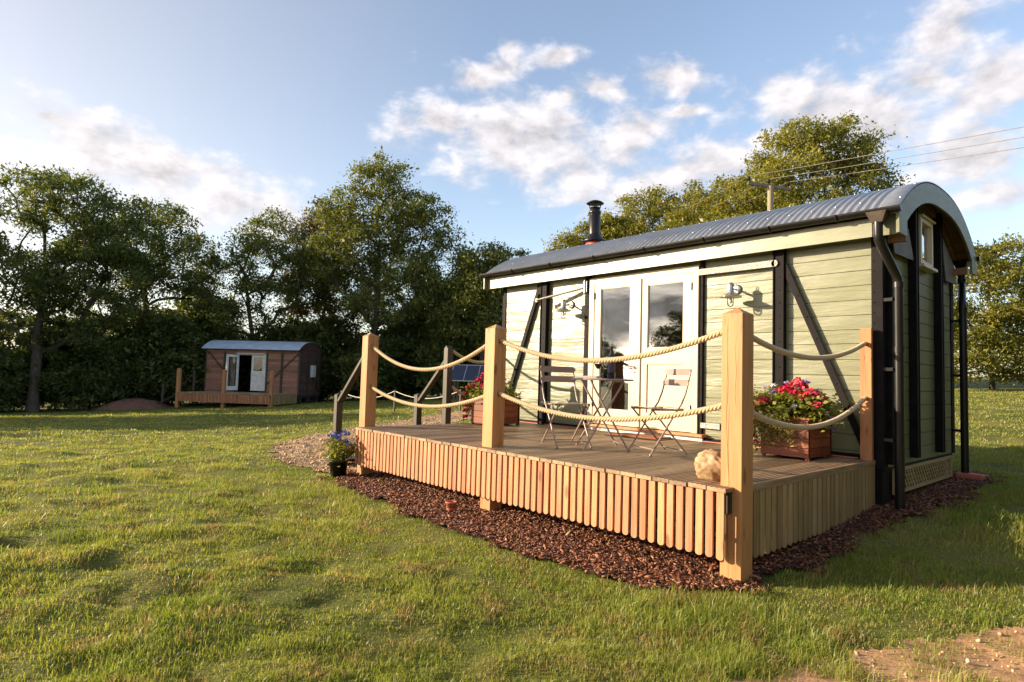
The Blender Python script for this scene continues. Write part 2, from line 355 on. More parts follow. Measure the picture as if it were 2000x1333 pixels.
def leaf_mat(name, cols, trans=.35, rough=.45, patch=1.2, warm=None):
    """leaves: tone varies leaf by leaf and in patches through the crown; lets light through"""
    m = bpy.data.materials.new(name); m.use_nodes = True; nt = m.node_tree; nt.nodes.clear()
    g = N(nt, 'ShaderNodeNewGeometry'); v = tcoord(nt)
    f = M_(nt, 'ADD', M_(nt, 'MULTIPLY', g.outputs['Random Per Island'], .5), M_(nt, 'MULTIPLY', noise(nt, v, patch, 3.0), .75))
    n = len(cols); col = ramp(nt, f, [(.25+.62*i/(n-1), c) for i, c in enumerate(cols)])
    pb = N(nt, 'ShaderNodeBsdfPrincipled', ins={'Base Color': col, 'Roughness': rough, 'Specular IOR Level': .35})
    tl = N(nt, 'ShaderNodeBsdfTranslucent', ins={0: N(nt, 'ShaderNodeHueSaturation', ins={'Hue': .485, 'Saturation': 1.15, 'Value': 1.7, 'Color': col}).outputs[0]})
    mx = N(nt, 'ShaderNodeMixShader', ins={0: trans, 1: pb.outputs[0], 2: tl.outputs[0]})
    N(nt, 'ShaderNodeOutputMaterial', ins={0: mx.outputs[0]}); return m
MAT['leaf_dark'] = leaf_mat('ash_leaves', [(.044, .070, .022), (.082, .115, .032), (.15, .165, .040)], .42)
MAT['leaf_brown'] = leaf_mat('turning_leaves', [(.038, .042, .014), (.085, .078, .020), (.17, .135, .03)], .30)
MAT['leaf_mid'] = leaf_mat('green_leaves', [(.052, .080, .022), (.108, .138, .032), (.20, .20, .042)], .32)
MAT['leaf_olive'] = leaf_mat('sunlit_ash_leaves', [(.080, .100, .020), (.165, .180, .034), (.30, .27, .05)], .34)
MAT['bark'] = simple('bark', (.085, .068, .05), .85, 0, .35, 8, .02, .3, 14)
def grass_mat():
    m = bpy.data.materials.new('grass_blades'); m.use_nodes = True; nt = m.node_tree; nt.nodes.clear()
    r = N(nt, 'ShaderNodeNewGeometry').outputs['Random Per Island']; v = tcoord(nt, (1, 1, .2))
    a = noise(nt, v, .8, 3.0); b = noise(nt, v, 3.6, 5.0, .6)
    green = ramp(nt, M_(nt, 'ADD', M_(nt, 'MULTIPLY', r, .45), M_(nt, 'MULTIPLY', a, .75)), [(.28, (.090, .155, .020)), (.5, (.185, .245, .038)), (.72, (.285, .305, .060)), (.95, (.40, .38, .11))])
    straw = ramp(nt, r, [(0, (.18, .125, .045)), (.5, (.32, .235, .09)), (1, (.46, .36, .16))])
    f = N(nt, 'ShaderNodeMapRange', interpolation_type='SMOOTHSTEP', ins={0: M_(nt, 'ADD', b, M_(nt, 'MULTIPLY', M_(nt, 'FRACT', M_(nt, 'MULTIPLY', r, 17.0)), .22)), 1: .63, 2: .80, 3: 0.0, 4: 1.0}).outputs[0]
    col = mixc(nt, f, green, straw)
    pb = N(nt, 'ShaderNodeBsdfPrincipled', ins={'Base Color': col, 'Roughness': .42, 'Specular IOR Level': .4})
    tl = N(nt, 'ShaderNodeBsdfTranslucent', ins={0: N(nt, 'ShaderNodeHueSaturation', ins={'Hue': .49, 'Saturation': 1.1, 'Value': 1.5, 'Color': col}).outputs[0]})
    N(nt, 'ShaderNodeOutputMaterial', ins={0: N(nt, 'ShaderNodeMixShader', ins={0: .42, 1: pb.outputs[0], 2: tl.outputs[0]}).outputs[0]}); return m
MAT['grass'] = grass_mat()
def ground_mat():
    m, nt, b, o = new_mat('lawn_soil_and_thatch'); v = tcoord(nt)
    big = noise(nt, v, .55, 4.0); mid = noise(nt, v, 3.2, 6.0, .6); fine = noise(nt, v, 55.0, 5.0, .7)
    f = M_(nt, 'ADD', M_(nt, 'MULTIPLY', big, .35), M_(nt, 'ADD', M_(nt, 'MULTIPLY', mid, .35), M_(nt, 'MULTIPLY', fine, .3)))
    col = ramp(nt, f, [(.30, (.045, .060, .012)), (.45, (.10, .115, .022)), (.58, (.17, .16, .04)), (.70, (.24, .165, .07))])
    setp(nt, b, Base_Color=col, Roughness=.85, Specular_IOR_Level=.2)
    bump(nt, b, M_(nt, 'ADD', fine, M_(nt, 'MULTIPLY', mid, 2.0)), .03, .7); return m
MAT['ground'] = ground_mat()
def bits_mat(name, stops, rough=.75, bm_=.0, spec=.3):
    m, nt, b, o = new_mat(name); r = N(nt, 'ShaderNodeNewGeometry').outputs['Random Per Island']
    setp(nt, b, Base_Color=ramp(nt, r, stops), Roughness=rough, Specular_IOR_Level=spec); return m
MAT['chips'] = bits_mat('bark_chips', [(0, (.045, .016, .008)), (.5, (.165, .058, .028)), (.85, (.29, .115, .055)), (1, (.46, .24, .13))], .6, spec=.4)
MAT['pebbles'] = bits_mat('gravel_stones', [(0, (.22, .14, .075)), (.5, (.46, .31, .18)), (.9, (.60, .44, .27)), (1, (.72, .60, .45))])
MAT['mulch_bed'] = simple('bark_mulch_bed', (.055, .024, .014), .9, 0, .5, 30, .012, .2, 60)
MAT['gravel_bed'] = simple('gravel_bed', (.38, .26, .155), .9, 0, .4, 40, .012, .2, 70)
MAT['soil'] = simple('dry_soil', (.42, .245, .125), .9, 0, .35, 9, .010, .2, 50)
def petal(name, c): return bits_mat(name, [(0, tuple(x*.6 for x in c)), (.6, c), (1, tuple(min(1, x*1.5+.03) for x in c))], .5)
MAT['pink'] = petal('crimson_petals', (.70, .028, .10)); MAT['purple'] = petal('violet_petals', (.17, .09, .42)); MAT['pale'] = petal('pale_lilac_petals', (.5, .46, .66))
MAT['salmon'] = petal('salmon_petals', (.75, .10, .12)); MAT['blue'] = petal('blue_petals', (.16, .17, .42))
MAT['foliage'] = leaf_mat('planter_leaves', [(.06, .10, .018), (.16, .20, .035), (.34, .31, .08)], .35, .4, 6.0)
MAT['trail'] = leaf_mat('trailing_leaves', [(.10, .12, .03), (.22, .22, .06), (.42, .36, .13)], .35, .5, 6.0)
# ------------------------------------------------------------------ ground sheet
GRAVEL = [(-5.2, -1.0), (-5.2, -2.75), (-5.6, -2.95), (-6.5, -2.95), (-7.4, -2.78), (-8.15, -2.51), (-9.2, -2.05), (-9.93, -1.56), (-10.6, -.9), (-11.03, -.07), (-11.7, 1.1), (-12.61, 2.3), (-13.74, 4.6), (-15.21, 7.27), (-14.1, 7.9), (-12.6, 5.6), (-11.48, 3.9), (-10.2, 1.7), (-9.0, .4), (-7.5, -.3), (-6.0, -.6)]
MULCH = [(-5.3, -2.2), (-5.48, -2.82), (-4.9, -3.05), (-4.2, -3.12), (-3.49, -3.22), (-2.42, -3.33), (-1.61, -3.38), (-1.02, -3.26), (-.57, -3.24), (-.23, -3.14), (-.01, -2.94), (.10, -2.65), (.17, -2.21), (.17, -1.5), (.10, -.65), (.24, -.30), (.42, .52), (.42, 1.87), (.30, 2.9), (0, 3.1), (-5.4, 3.1), (-5.4, -1)]
SOIL = [(.58, -3.80), (.64, -3.36), (.82, -2.98), (.93, -2.66), (1.04, -2.40), (1.18, -2.18), (1.36, -2.02), (1.75, -1.85), (2.5, -1.8), (3.4, -2.2), (3.2, -4.4), (1.6, -5.2), (.7, -4.5)]
def inpoly(x, y, P):
    x = np.asarray(x); y = np.asarray(y); r = np.zeros(x.shape, bool); n = len(P)
    for i in range(n):
        x0, y0 = P[i]; x1, y1 = P[(i+1) % n]
        c = ((y0 > y) != (y1 > y)); xx = (x1-x0)*(y-y0)/((y1-y0) if y1 != y0 else 1e-9)+x0
        r ^= c & (x < xx)
    return r
def jit(x, y, a=.11):
    return x+(vnoise(x*4.5, y*4.5, 11)-.5)*2*a+(vnoise(x*16, y*16, 12)-.5)*a, y+(vnoise(x*4.5, y*4.5, 13)-.5)*2*a+(vnoise(x*16, y*16, 14)-.5)*a
def masks(x, y):
    jx, jy = jit(x, y); sx, sy = jit(x, y, .16)
    return inpoly(jx, jy, GRAVEL), inpoly(jx, jy, MULCH), inpoly(sx, sy, SOIL)
def terrain():
    rs = np.concatenate([np.linspace(0, .9, 4), np.geomspace(1.0, 60, 250), np.geomspace(64, 2500, 26)])
    na = 1080; an = np.linspace(0, 2*np.pi, na, endpoint=False)
    Rr, A = np.meshgrid(rs, an, indexing='ij'); X = CAM.x+Rr*np.cos(A); Y = CAM.y+Rr*np.sin(A)
    Z = ground(X, Y)
    V = np.stack([X, Y, Z], -1).reshape(-1, 3); nr = len(rs)
    i, j = np.meshgrid(np.arange(nr-1), np.arange(na), indexing='ij'); j2 = (j+1) % na
    F = np.stack([i*na+j, (i+1)*na+j, (i+1)*na+j2, i*na+j2], -1).reshape(-1, 4)
    o = np_mesh('ground', V, F, MAT['ground']); o.data.polygons.foreach_set('use_smooth', np.ones(len(F), bool)); tag(o, kind='structure')
terrain()
def sheet(name, P, m, dz=.018, st=.045, amp=.012, a=.11, kind='structure'):
    """irregular sheet laid over the ground inside outline P"""
    P_ = np.array(P); x0, y0 = P_.min(0)-.2; x1, y1 = P_.max(0)+.2
    xs = np.arange(x0, x1, st); ys = np.arange(y0, y1, st); X, Y = np.meshgrid(xs, ys, indexing='ij')
    jx, jy = jit(X, Y, a); ins = inpoly(jx, jy, P)
    Z = ground(X, Y)+dz+(vnoise(X*9, Y*9, 21)-.5)*amp*2+(vnoise(X*22, Y*22, 22)-.5)*amp
    ny = len(ys); i, j = np.nonzero(ins[:-1, :-1] & ins[1:, 1:] & ins[1:, :-1] & ins[:-1, 1:])
    F = np.stack([i*ny+j, (i+1)*ny+j, (i+1)*ny+j+1, i*ny+j+1], -1)
    u, inv = np.unique(F.ravel(), return_inverse=True)
    V = np.stack([X.ravel(), Y.ravel(), Z.ravel()], -1)[u]
    o = np_mesh(name, V, inv.reshape(-1, 4), m); o.data.polygons.foreach_set('use_smooth', np.ones(len(F), bool)); return tag(o, kind=kind)
sheet('gravel_path', GRAVEL, MAT['gravel_bed']); sheet('mulch_bed', MULCH, MAT['mulch_bed'], .022); sheet('bare_soil', SOIL, MAT['soil'], .007, .035, .006, .07)
g = np.random.default_rng(5)
def rotm(n, tilt=1.0):
    a = g.uniform(0, 2*np.pi, n); t = g.normal(0, tilt, n); r = g.uniform(0, 2*np.pi, n)
    ca, sa, ct, st, cr, sr = np.cos(a), np.sin(a), np.cos(t), np.sin(t), np.cos(r), np.sin(r)
    X = np.stack([ca*cr-sa*ct*sr, sa*cr+ca*ct*sr, st*sr], -1); Y = np.stack([-ca*sr-sa*ct*cr, -sa*sr+ca*ct*cr, st*cr], -1)
    return X, Y, np.cross(X, Y)
def bits(name, P, m, n, lx, ly, lz, dz, tilt, a=.11, fade=None, sd=.42):
    """scattered chips / stones: small irregular blocks"""
    P_ = np.array(P); x0, y0 = P_.min(0)-.1; x1, y1 = P_.max(0)+.1
    x = g.uniform(x0, x1, n); y = g.uniform(y0, y1, n); jx, jy = jit(x, y, a); k = inpoly(jx, jy, P)
    if fade is not None: k &= fade(x, y)
    x, y = x[k], y[k]; n = len(x); z = ground(x, y)+dz+g.uniform(-.004, .012, n)
    X, Y, Z = rotm(n, tilt); s = g.lognormal(0, sd, n)[:, None]
    c = np.array([[-1, -1, -1], [1, -1, -1], [1, 1, -1], [-1, 1, -1], [-1, -1, 1], [1, -1, 1], [1, 1, 1], [-1, 1, 1]], float)
    V = np.zeros((n, 8, 3)); o = np.stack([x, y, z], -1)
    for q in range(8):
        w = c[q]*g.uniform(.45, 1.0, (n, 3)); V[:, q] = o+s*(X*w[:, :1]*lx+Y*w[:, 1:2]*ly+Z*w[:, 2:]*lz)
    f = np.array([(0, 3, 2, 1), (4, 5, 6, 7), (0, 1, 5, 4), (1, 2, 6, 5), (2, 3, 7, 6), (3, 0, 4, 7)])
    F = (np.arange(n)[:, None, None]*8+f[None]).reshape(-1, 4)
    return np_mesh(name, V.reshape(-1, 3), F, m)
camd = lambda x, y: np.hypot(x-CAM.x, y-CAM.y)
tag(bits('bark_chips', MULCH, MAT['chips'], 125000, .0115, .0042, .0025, .026, .5, a=.16, sd=.45, fade=lambda x, y: ~((x > -4.7) & (x < -.3) & (y > -1.9))), 'red brown bark chippings strewn under and around the timber deck', 'bark chips', kind='stuff')
tag(bits('gravel_stones', GRAVEL, MAT['pebbles'], 95000, .0078, .0065, .005, .022, .6), 'tan gravel of the path curving up to the deck steps', 'gravel', kind='stuff')
tag(bits('soil_stones', SOIL, MAT['pebbles'], 2200, .0055, .005, .004, .010, .6, .2), 'small pale stones lying in the bare brown soil', 'stones', kind='stuff')
# ------------------------------------------------------------------ grass
def blades():
    Vs = []; Fs = []; off = 0
    fa = math.atan2(F_.y, F_.x)
    for (r0, r1, dens, w, h, seg) in ((1.0, 3.2, 17000, .0032, .025, 2), (3.2, 5.5, 11000, .0040, .026, 2), (5.5, 9, 5200, .0060, .028, 1), (9, 15, 1600, .010, .032, 1), (15, 36, 300, .026, .036, 1)):
        hw = R(72) if r1 < 16 else R(58); n = int(dens*hw*(r1*r1-r0*r0))
        r = np.sqrt(g.uniform(r0*r0, r1*r1, n)); a = fa+g.uniform(-hw, hw, n)
        x = CAM.x+r*np.cos(a); y = CAM.y+r*np.sin(a)
        gr, mu, so_ = masks(x, y)
        ex, ey = jit(x, y, .42); core = inpoly(ex, ey, [(a_+.12*(a_ < 2), b_-.10*(b_ > -2.6)) for a_, b_ in SOIL])
        house = (x > -5.5) & (x < .02) & (y > -2.6) & (y < 2.6)
        keep = ~(gr | house) & ~(mu & (g.uniform(0, 1, n) > .012+.10*(x > .12)*vnoise(x*6, y*6, 35))) & ~(so_ & (g.uniform(0, 1, n) > np.where(core, .30*smooth(.42, .78, vnoise(x*4, y*4, 31)), .60*smooth(.25, .65, vnoise(x*7, y*7, 31)))))
        cl = vnoise(x*2.3, y*3.6, 32)*.6+vnoise(x*9, y*9, 33)*.4            # tussocks
        keep &= g.uniform(0, 1, n) < .10+1.55*cl
        fr = smooth(3.0, 1.0, camd(x, y))*0
        x, y, cl = x[keep], y[keep], cl[keep]; n = len(x)
        # longer, unmown fringe beside beds, pillars and the post foot
        px, py = jit(x, y, .3); fringe = inpoly(px, py, MULCH) | inpoly(px, py, SOIL)
        lush = smooth(.45, .75, vnoise(x*1.3+5, y*1.3, 34))*(x > -.3)
        hh = h*(.25+1.35*cl)*g.lognormal(0, .36, n)*(1+.75*fringe+.9*lush)
        ww = w*g.uniform(.6, 1.3, n)
        z = ground(x, y)-.004; th = g.uniform(0, 2*np.pi, n)
        lean = np.abs(g.normal(0, .42, n))+.10; la = g.uniform(0, 2*np.pi, n)
        la = np.where(g.uniform(0, 1, n) < .4, .6+g.normal(0, .7, n), la)
        dx, dy = np.cos(la)*np.sin(np.minimum(lean, 1.35)), np.sin(la)*np.sin(np.minimum(lean, 1.35)); dz = np.cos(np.minimum(lean, 1.35))
        wx, wy = np.cos(th)*ww, np.sin(th)*ww
        B = np.stack([x, y, z], -1); W = np.stack([wx, wy, 0*wx], -1)/2; H = hh[:, None]
        up = np.stack([dx*.35, dy*.35, (1+dz)/2], -1)*H*.55; tip = np.stack([dx, dy, dz*.9], -1)*H
        if seg == 2:
            V = np.stack([B-W, B+W, B+up+W*.8, B+up-W*.8, B+tip+W*.12, B+tip-W*.12], 1); k = 6; f = np.array([(0, 1, 2, 3), (3, 2, 4, 5)])
        else:
            V = np.stack([B-W, B+W, B+tip+W*.25, B+tip-W*.25], 1); k = 4; f = np.array([(0, 1, 2, 3)])
        Fs.append((np.arange(n)[:, None, None]*k+f[None]).reshape(-1, 4)+off); Vs.append(V.reshape(-1, 3)); off += n*k
    o = np_mesh('grass', np.concatenate(Vs), np.concatenate(Fs), MAT['grass'])
    tag(o, 'short mown lawn grass with straw coloured and lush green patches', 'grass', kind='stuff')
blades()
# ------------------------------------------------------------------ deck (front left corner to wagon wall)
HD = .62
def post_mesh(x, y, w, z0, zt, ap=.045, bev=.004):
    """square post with a low pyramid top; slightly eased edges"""
    b = MB(); h = w/2; e = bev
    ring = [(-h+e, -h), (h-e, -h), (h, -h+e), (h, h-e), (h-e, h), (-h+e, h), (-h, h-e), (-h, -h+e)]
    vs = []; zs = [z0+(zt-z0)*k/6 for k in range(7)]
    for z in zs: vs += [(x+px, y+py, z) for px, py in ring]
    fs = []
    for i in range(6):
        for k in range(8): fs.append((i*8+k, i*8+(k+1) % 8, (i+1)*8+(k+1) % 8, (i+1)*8+k))
    vs.append((x, y, zt+ap)); t = len(vs)-1
    for k in range(8): fs.append((48+k, 48+(k+1) % 8, t))
    b.add(vs, fs); return b
def slats(mk, n, pitch, w, t, z0, z1, rnd):
    b = MB()
    for i in range(n):
        zz = z0+rnd.uniform(-.004, .004); tilt = rnd.uniform(-.002, .002)
        pts = [(-w/2, z1), (-w/2+tilt, zz+w*.30)]
        for k in range(1, 6):
            a = math.pi+math.pi*k/6; pts.append((w/2*math.cos(a)+tilt, zz+w*.30+w*.34*math.sin(a)))
        pts += [(w/2+tilt, zz+w*.30), (w/2, z1)]
        mk(b, i*pitch+rnd.uniform(-.002, .002), pts, t)
    return b
def make_deck(loc=(0, 0, 0), rz=0, second=False):
    t = thing('timber_deck', 'raised timber deck with rope posts and scalloped slat skirt in front of green wagon' if not second else 'small far timber deck with three posts in front of brown wagon', 'deck', loc, rz)
    rnd = random.Random(3); xl, xr, yf = -5.0, -.067, -2.71
    b = MB(); n = 35; p = (xr-.012-xl)/n
    for i in range(n):
        x0 = xl+i*p+.0045; x1 = xl+(i+1)*p-.0045; z = HD+rnd.uniform(-.0015, .0015)
        ye = yf-.006+rnd.uniform(-.006, .005); m = 3 if not second else 0
        top = [(x0, z-.004), (x0+.004, z)]
        for k in range(m):
            a = x0+.010+(x1-x0-.020)*k/m; w_ = (x1-x0-.020)/m
            top += [(a+w_*.20, z), (a+w_*.30, z-.0018), (a+w_*.70, z-.0018), (a+w_*.80, z)]
        top += [(x1-.004, z), (x1, z-.004)]
        vs = []; q = len(top)
        for yy in (ye, 0-.004):
            vs += [(a, yy, c) for a, c in top]+[(x1, yy, z-.028), (x0, yy, z-.028)]
        q += 2; fs = [tuple(range(q)), tuple(range(2*q-1, q-1, -1))]+[(k, k+q, (k+1) % q+q, (k+1) % q) for k in range(q)]
        o0 = len(b.f); b.add(vs, fs)
        for k in range(m): b.mi[o0+2+2+4*k+1] = 1
    b.build('deck_boards', [MAT['boards'], MAT['groove']], t, fix=False)
    MB().box(xr-.012, xr+.004, yf+.17, -.004, HD-.05, HD+.002, bev=.003).build('edge_trim', MAT['boards'], t)
    def mkf(b, u, pts, th): b.prism([(xl+.03+u+a, c) for a, c in pts], yf, yf+th, 'y')
    nf = 66; slats(mkf, nf, (-.122-xl-.03)/(nf-1), .050, .019, .165, HD-.032, rnd).build('front_slat_skirt', MAT['slat'], t)
    def mkr(b, u, pts, th): b.prism([(-.055-u+a, c) for a, c in pts], xr, xr-th, 'x')
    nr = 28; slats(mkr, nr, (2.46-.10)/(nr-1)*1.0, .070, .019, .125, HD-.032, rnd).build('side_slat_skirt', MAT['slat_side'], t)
    f = MB()
    for y in (yf+.075, yf+.95, yf+1.8, -.06): f.box(xl+.01, xr-.03, y-.015, y+.03, HD-.17, HD-.030)
    f.box(xl+.02, xr-.03, yf+.0195, yf+.024, .30, .33) ; f.box(xr-.024, xr-.0195, -2.5, -.06, .30, .33)
    for x in (xl+.03, xr-.045): f.box(x-.02, x+.02, yf+.07, -.08, HD-.172, HD-.031)
    f.build('joist_frame', MAT['dark_wood'], t)
    for i, x in enumerate((-5.045, -2.595, -.102)):
        p_ = post_mesh(x, -2.535, .150, -.16 if i == 0 else -.12, 1.755).build('rope_post', MAT['post'], t)
        if i == 2 and not second:
            for (cx0, z0_, z1_, w_, sd_) in ((x-.030, .70, 1.74, .0016, 1), (x-.018, -.05, 1.15, .0020, 2), (x+.028, 1.05, 1.62, .0010, 3)):
                cr = MB(); vs = []; rn2 = random.Random(sd_); K = 40
                for k in range(K+1):
                    z_ = z0_+(z1_-z0_)*k/K; xx_ = cx0+.004*math.sin(k*.35)+rn2.uniform(-.0006, .0006); w2_ = w_*math.sin(math.pi*(k+.4)/(K+.8))**.5*rn2.uniform(.6, 1.1)
                    vs += [(xx_-w2_, -2.6104, z_), (xx_+w2_, -2.6104, z_)]
                cr.add(vs, [(2*k, 2*k+1, 2*k+3, 2*k+2) for k in range(K)]); cr.build('drying_crack', MAT['crack'], p_, fix=False)
        for z in (1.63, 1.125):
            sides = []
            if i < 2: sides.append(((x+.075, -2.535, z), (1, 0, 0)))
            if i == 1 or i == 2: sides.append(((x-.075, -2.535, z), (-1, 0, 0)))
            if i == 2: sides.append(((x, -2.46, z), (0, 1, 0)))
            for c, d in sides:
                if second: continue
                c = Vector(c); d = Vector(d); ey = MB(); ey.tube([c, c+d*.008], .026, 12); ey.tube([c+d*.006, c+d*.03], .018, 10); ey.build('brass_eyelet', MAT['brass'], p_)
    if not second:
        w = MB(); w.prism([(-.165, HD+.01), (-.165, 1.845), (-.068, 1.845), (-.068, HD-.05), (-.080, HD-.05)], -.10, -.052, 'y'); p_ = w.build('half_post', MAT['post'], t)
        for z in (1.70, 1.19): MB().tube([(-.115, -.10, z), (-.115, -.14, z)], .020, 10).build('brass_eyelet', MAT['brass'], p_)
    return t
make_deck()
def make_steps(loc=(0, 0, 0), rz=0, second=False):
    t = thing('deck_steps', 'dark stained wooden steps with sloping handrails at the left end of the near deck' if not second else 'dark steps with handrails at the left end of the far deck', 'steps', loc, rz, None)
    for y in (-2.53, -1.25):
        if y == -1.25 or second:
            p_ = post_mesh(-5.13, y if y != -2.53 else -2.3, .095, .02, 1.665, 0).build('tall_post', MAT['dark_wood'], t)
            c = MB(); yy = y if y != -2.53 else -2.3
            c.prism([(-5.178, 1.665), (-5.082, 1.665), (-5.13, 1.71)], yy-.047, yy+.047, 'y'); c.build('post_cap', MAT['dark_wood'], p_)
        xs = -5.86; zb = -.12
        post_mesh(xs, y, .09, zb, .985, .025).build('newel_post', MAT['dark_wood'], t)
        MB().bar((xs+.05, y, .90), (-5.16, y, 1.50), .045, .085, (0, 1, 0), .004).build('handrail', MAT['dark_wood'], t)
        MB().bar((-6.12, y+.03, -.02), (-5.06, y+.03, .50), .035, .20, (0, 1, 0)).build('stringer', MAT['dark_wood'], t)
    for k, (x, z) in enumerate(((-5.30, .43), (-5.62, .27), (-5.94, .11))):
        MB().box(x-.15, x+.13, -2.47, -1.24, z-.035, z, bev=.004).build('tread', MAT['dark_wood'], t)
    return t
make_steps()
# ------------------------------------------------------------------ ropes
def rope(label, a, b, low, group, thick=1.0):
    a = Vector(a); b = Vector(b); n = int((b-a).length/.0095); pts = []
    # shallow catenary through both ends, lowest at z = low
    ha, hb = a.z-low, b.z-low; u0 = math.sqrt(ha)/(math.sqrt(ha)+math.sqrt(hb))
    for i in range(n+1):
        u = i/n; z = low+(ha*((u0-u)/u0)**2 if u < u0 else hb*((u-u0)/(1-u0))**2); p = a.lerp(b, u); pts.append(Vector((p.x, p.y, z)))
    L = [0]
    for i in range(n): L.append(L[-1]+(pts[i+1]-pts[i]).length)
    m = MB(); side = (b-a).cross(Vector((0, 0, 1))).normalized(); pitch = .088
    for s in range(3):
        q = []
        for i, p in enumerate(pts):
            t = (pts[min(i+1, n)]-pts[max(i-1, 0)]).normalized(); w = t.cross(side).normalized(); ph = -2*math.pi*L[i]/pitch+s*2*math.pi/3
            q.append(p+(side*math.cos(ph)+w*math.sin(ph))*.0115*thick)
        m.tube(q, .0112*thick, 7)
    o = m.build('rope', MAT['rope'], fix=False); return tag(o, label, 'rope', group)
G = 'ropes slung between the deck posts'
yy = -2.535
rope('upper thick rope between the left and middle light wooden posts of the near deck', (-4.965, yy, 1.62), (-2.68, yy, 1.62), 1.345, G)
rope('lower thick rope between the left and middle light wooden posts of the near deck', (-4.965, yy, 1.115), (-2.68, yy, 1.11), .94, G)
rope('upper thick rope between the middle post and the big near corner post', (-2.51, yy, 1.635), (-.185, yy, 1.65), 1.445, G)
rope('lower thick rope between the middle post and the big near corner post', (-2.51, yy, 1.13), (-.185, yy, 1.145), .975, G)
rope('upper rope from the big near corner post back to the half post on the wagon', (-.102, -2.455, 1.64), (-.115, -.13, 1.70), 1.515, G)
rope('lower rope from the big near corner post back to the half post on the wagon', (-.102, -2.455, 1.13), (-.115, -.13, 1.19), .965, G)
rope('upper rope from the dark tall step post back to the wagon corner', (-5.10, -1.20, 1.64), (-5.38, -.06, 1.60), 1.50, G)
rope('lower rope from the dark tall step post back to the wagon corner', (-5.10, -1.20, 1.13), (-5.38, -.06, 1.10), .98, G)
# ------------------------------------------------------------------ the wagons
WL, WW, YC = 5.41, 2.50, 1.235
def arch(d, top=3.40, half=1.47, drop=.50, e=2.4): return top-drop*(min(abs(d), half)/half)**e
def wall_boards(x0, x1, z0, z1, ph=0.145, seed=1, flat=False):
    """painted horizontal boards with v joints, each a little cupped and wavy"""
    b = MB(); rn = random.Random(seed); z = z0
    nx = max(2, int((x1-x0)/.07))
    while z < z1-.01:
        h = min(ph*rn.uniform(.93, 1.07), z1-z)
        if z1-z-h < .04: h = z1-z
        rows = [(z+.0006, .009), (z+.003, .0004), (z+h*.25, 0), (z+h*.5, 0), (z+h*.75, 0), (z+h-.003, .0004), (z+h-.0006, .009)]
        am = rn.uniform(-.0010, .0010); tl = rn.uniform(-.0025, .0025); p1, p2, p3 = rn.uniform(0, 6), rn.uniform(0, 6), rn.uniform(.9, 2.2)
        vs = []
        for (zz, dy) in rows:
            q = (zz-z)/h-.5
            for i in range(nx+1):
                x = x0+(x1-x0)*i/nx
                wv = .0016*math.sin(p3*x*2.3+p1)*q*2+.0012*math.sin(x*3.7*p3+p2+q*2)
                vs.append((x, dy+am*(1-4*q*q)+tl*q+(0 if flat else wv), zz))
        fs = [(r*(nx+1)+i, r*(nx+1)+i+1, (r+1)*(nx+1)+i+1, (r+1)*(nx+1)+i) for r in range(6) for i in range(nx)]
        b.add(vs, fs[nx:5*nx], True); b.add(vs, fs[:nx]+fs[5*nx:], False); z += h
    return b
def rivets(b, pts, d, r=.0075, pr=.005):
    d = Vector(d).normalized(); q = d.to_track_quat('Z', 'Y').to_matrix()
    for p in pts: b.lathe([(r, 0), (r*.8, pr*.7), (r*.3, pr), (0.0001, pr)], p, 6, q)
def channel(b, x, w, y, z0, z1):       # upright rolled channel on the long side: web with two flanges
    b.box(x, x+w, y, -.001, z0, z1, bev=.003)
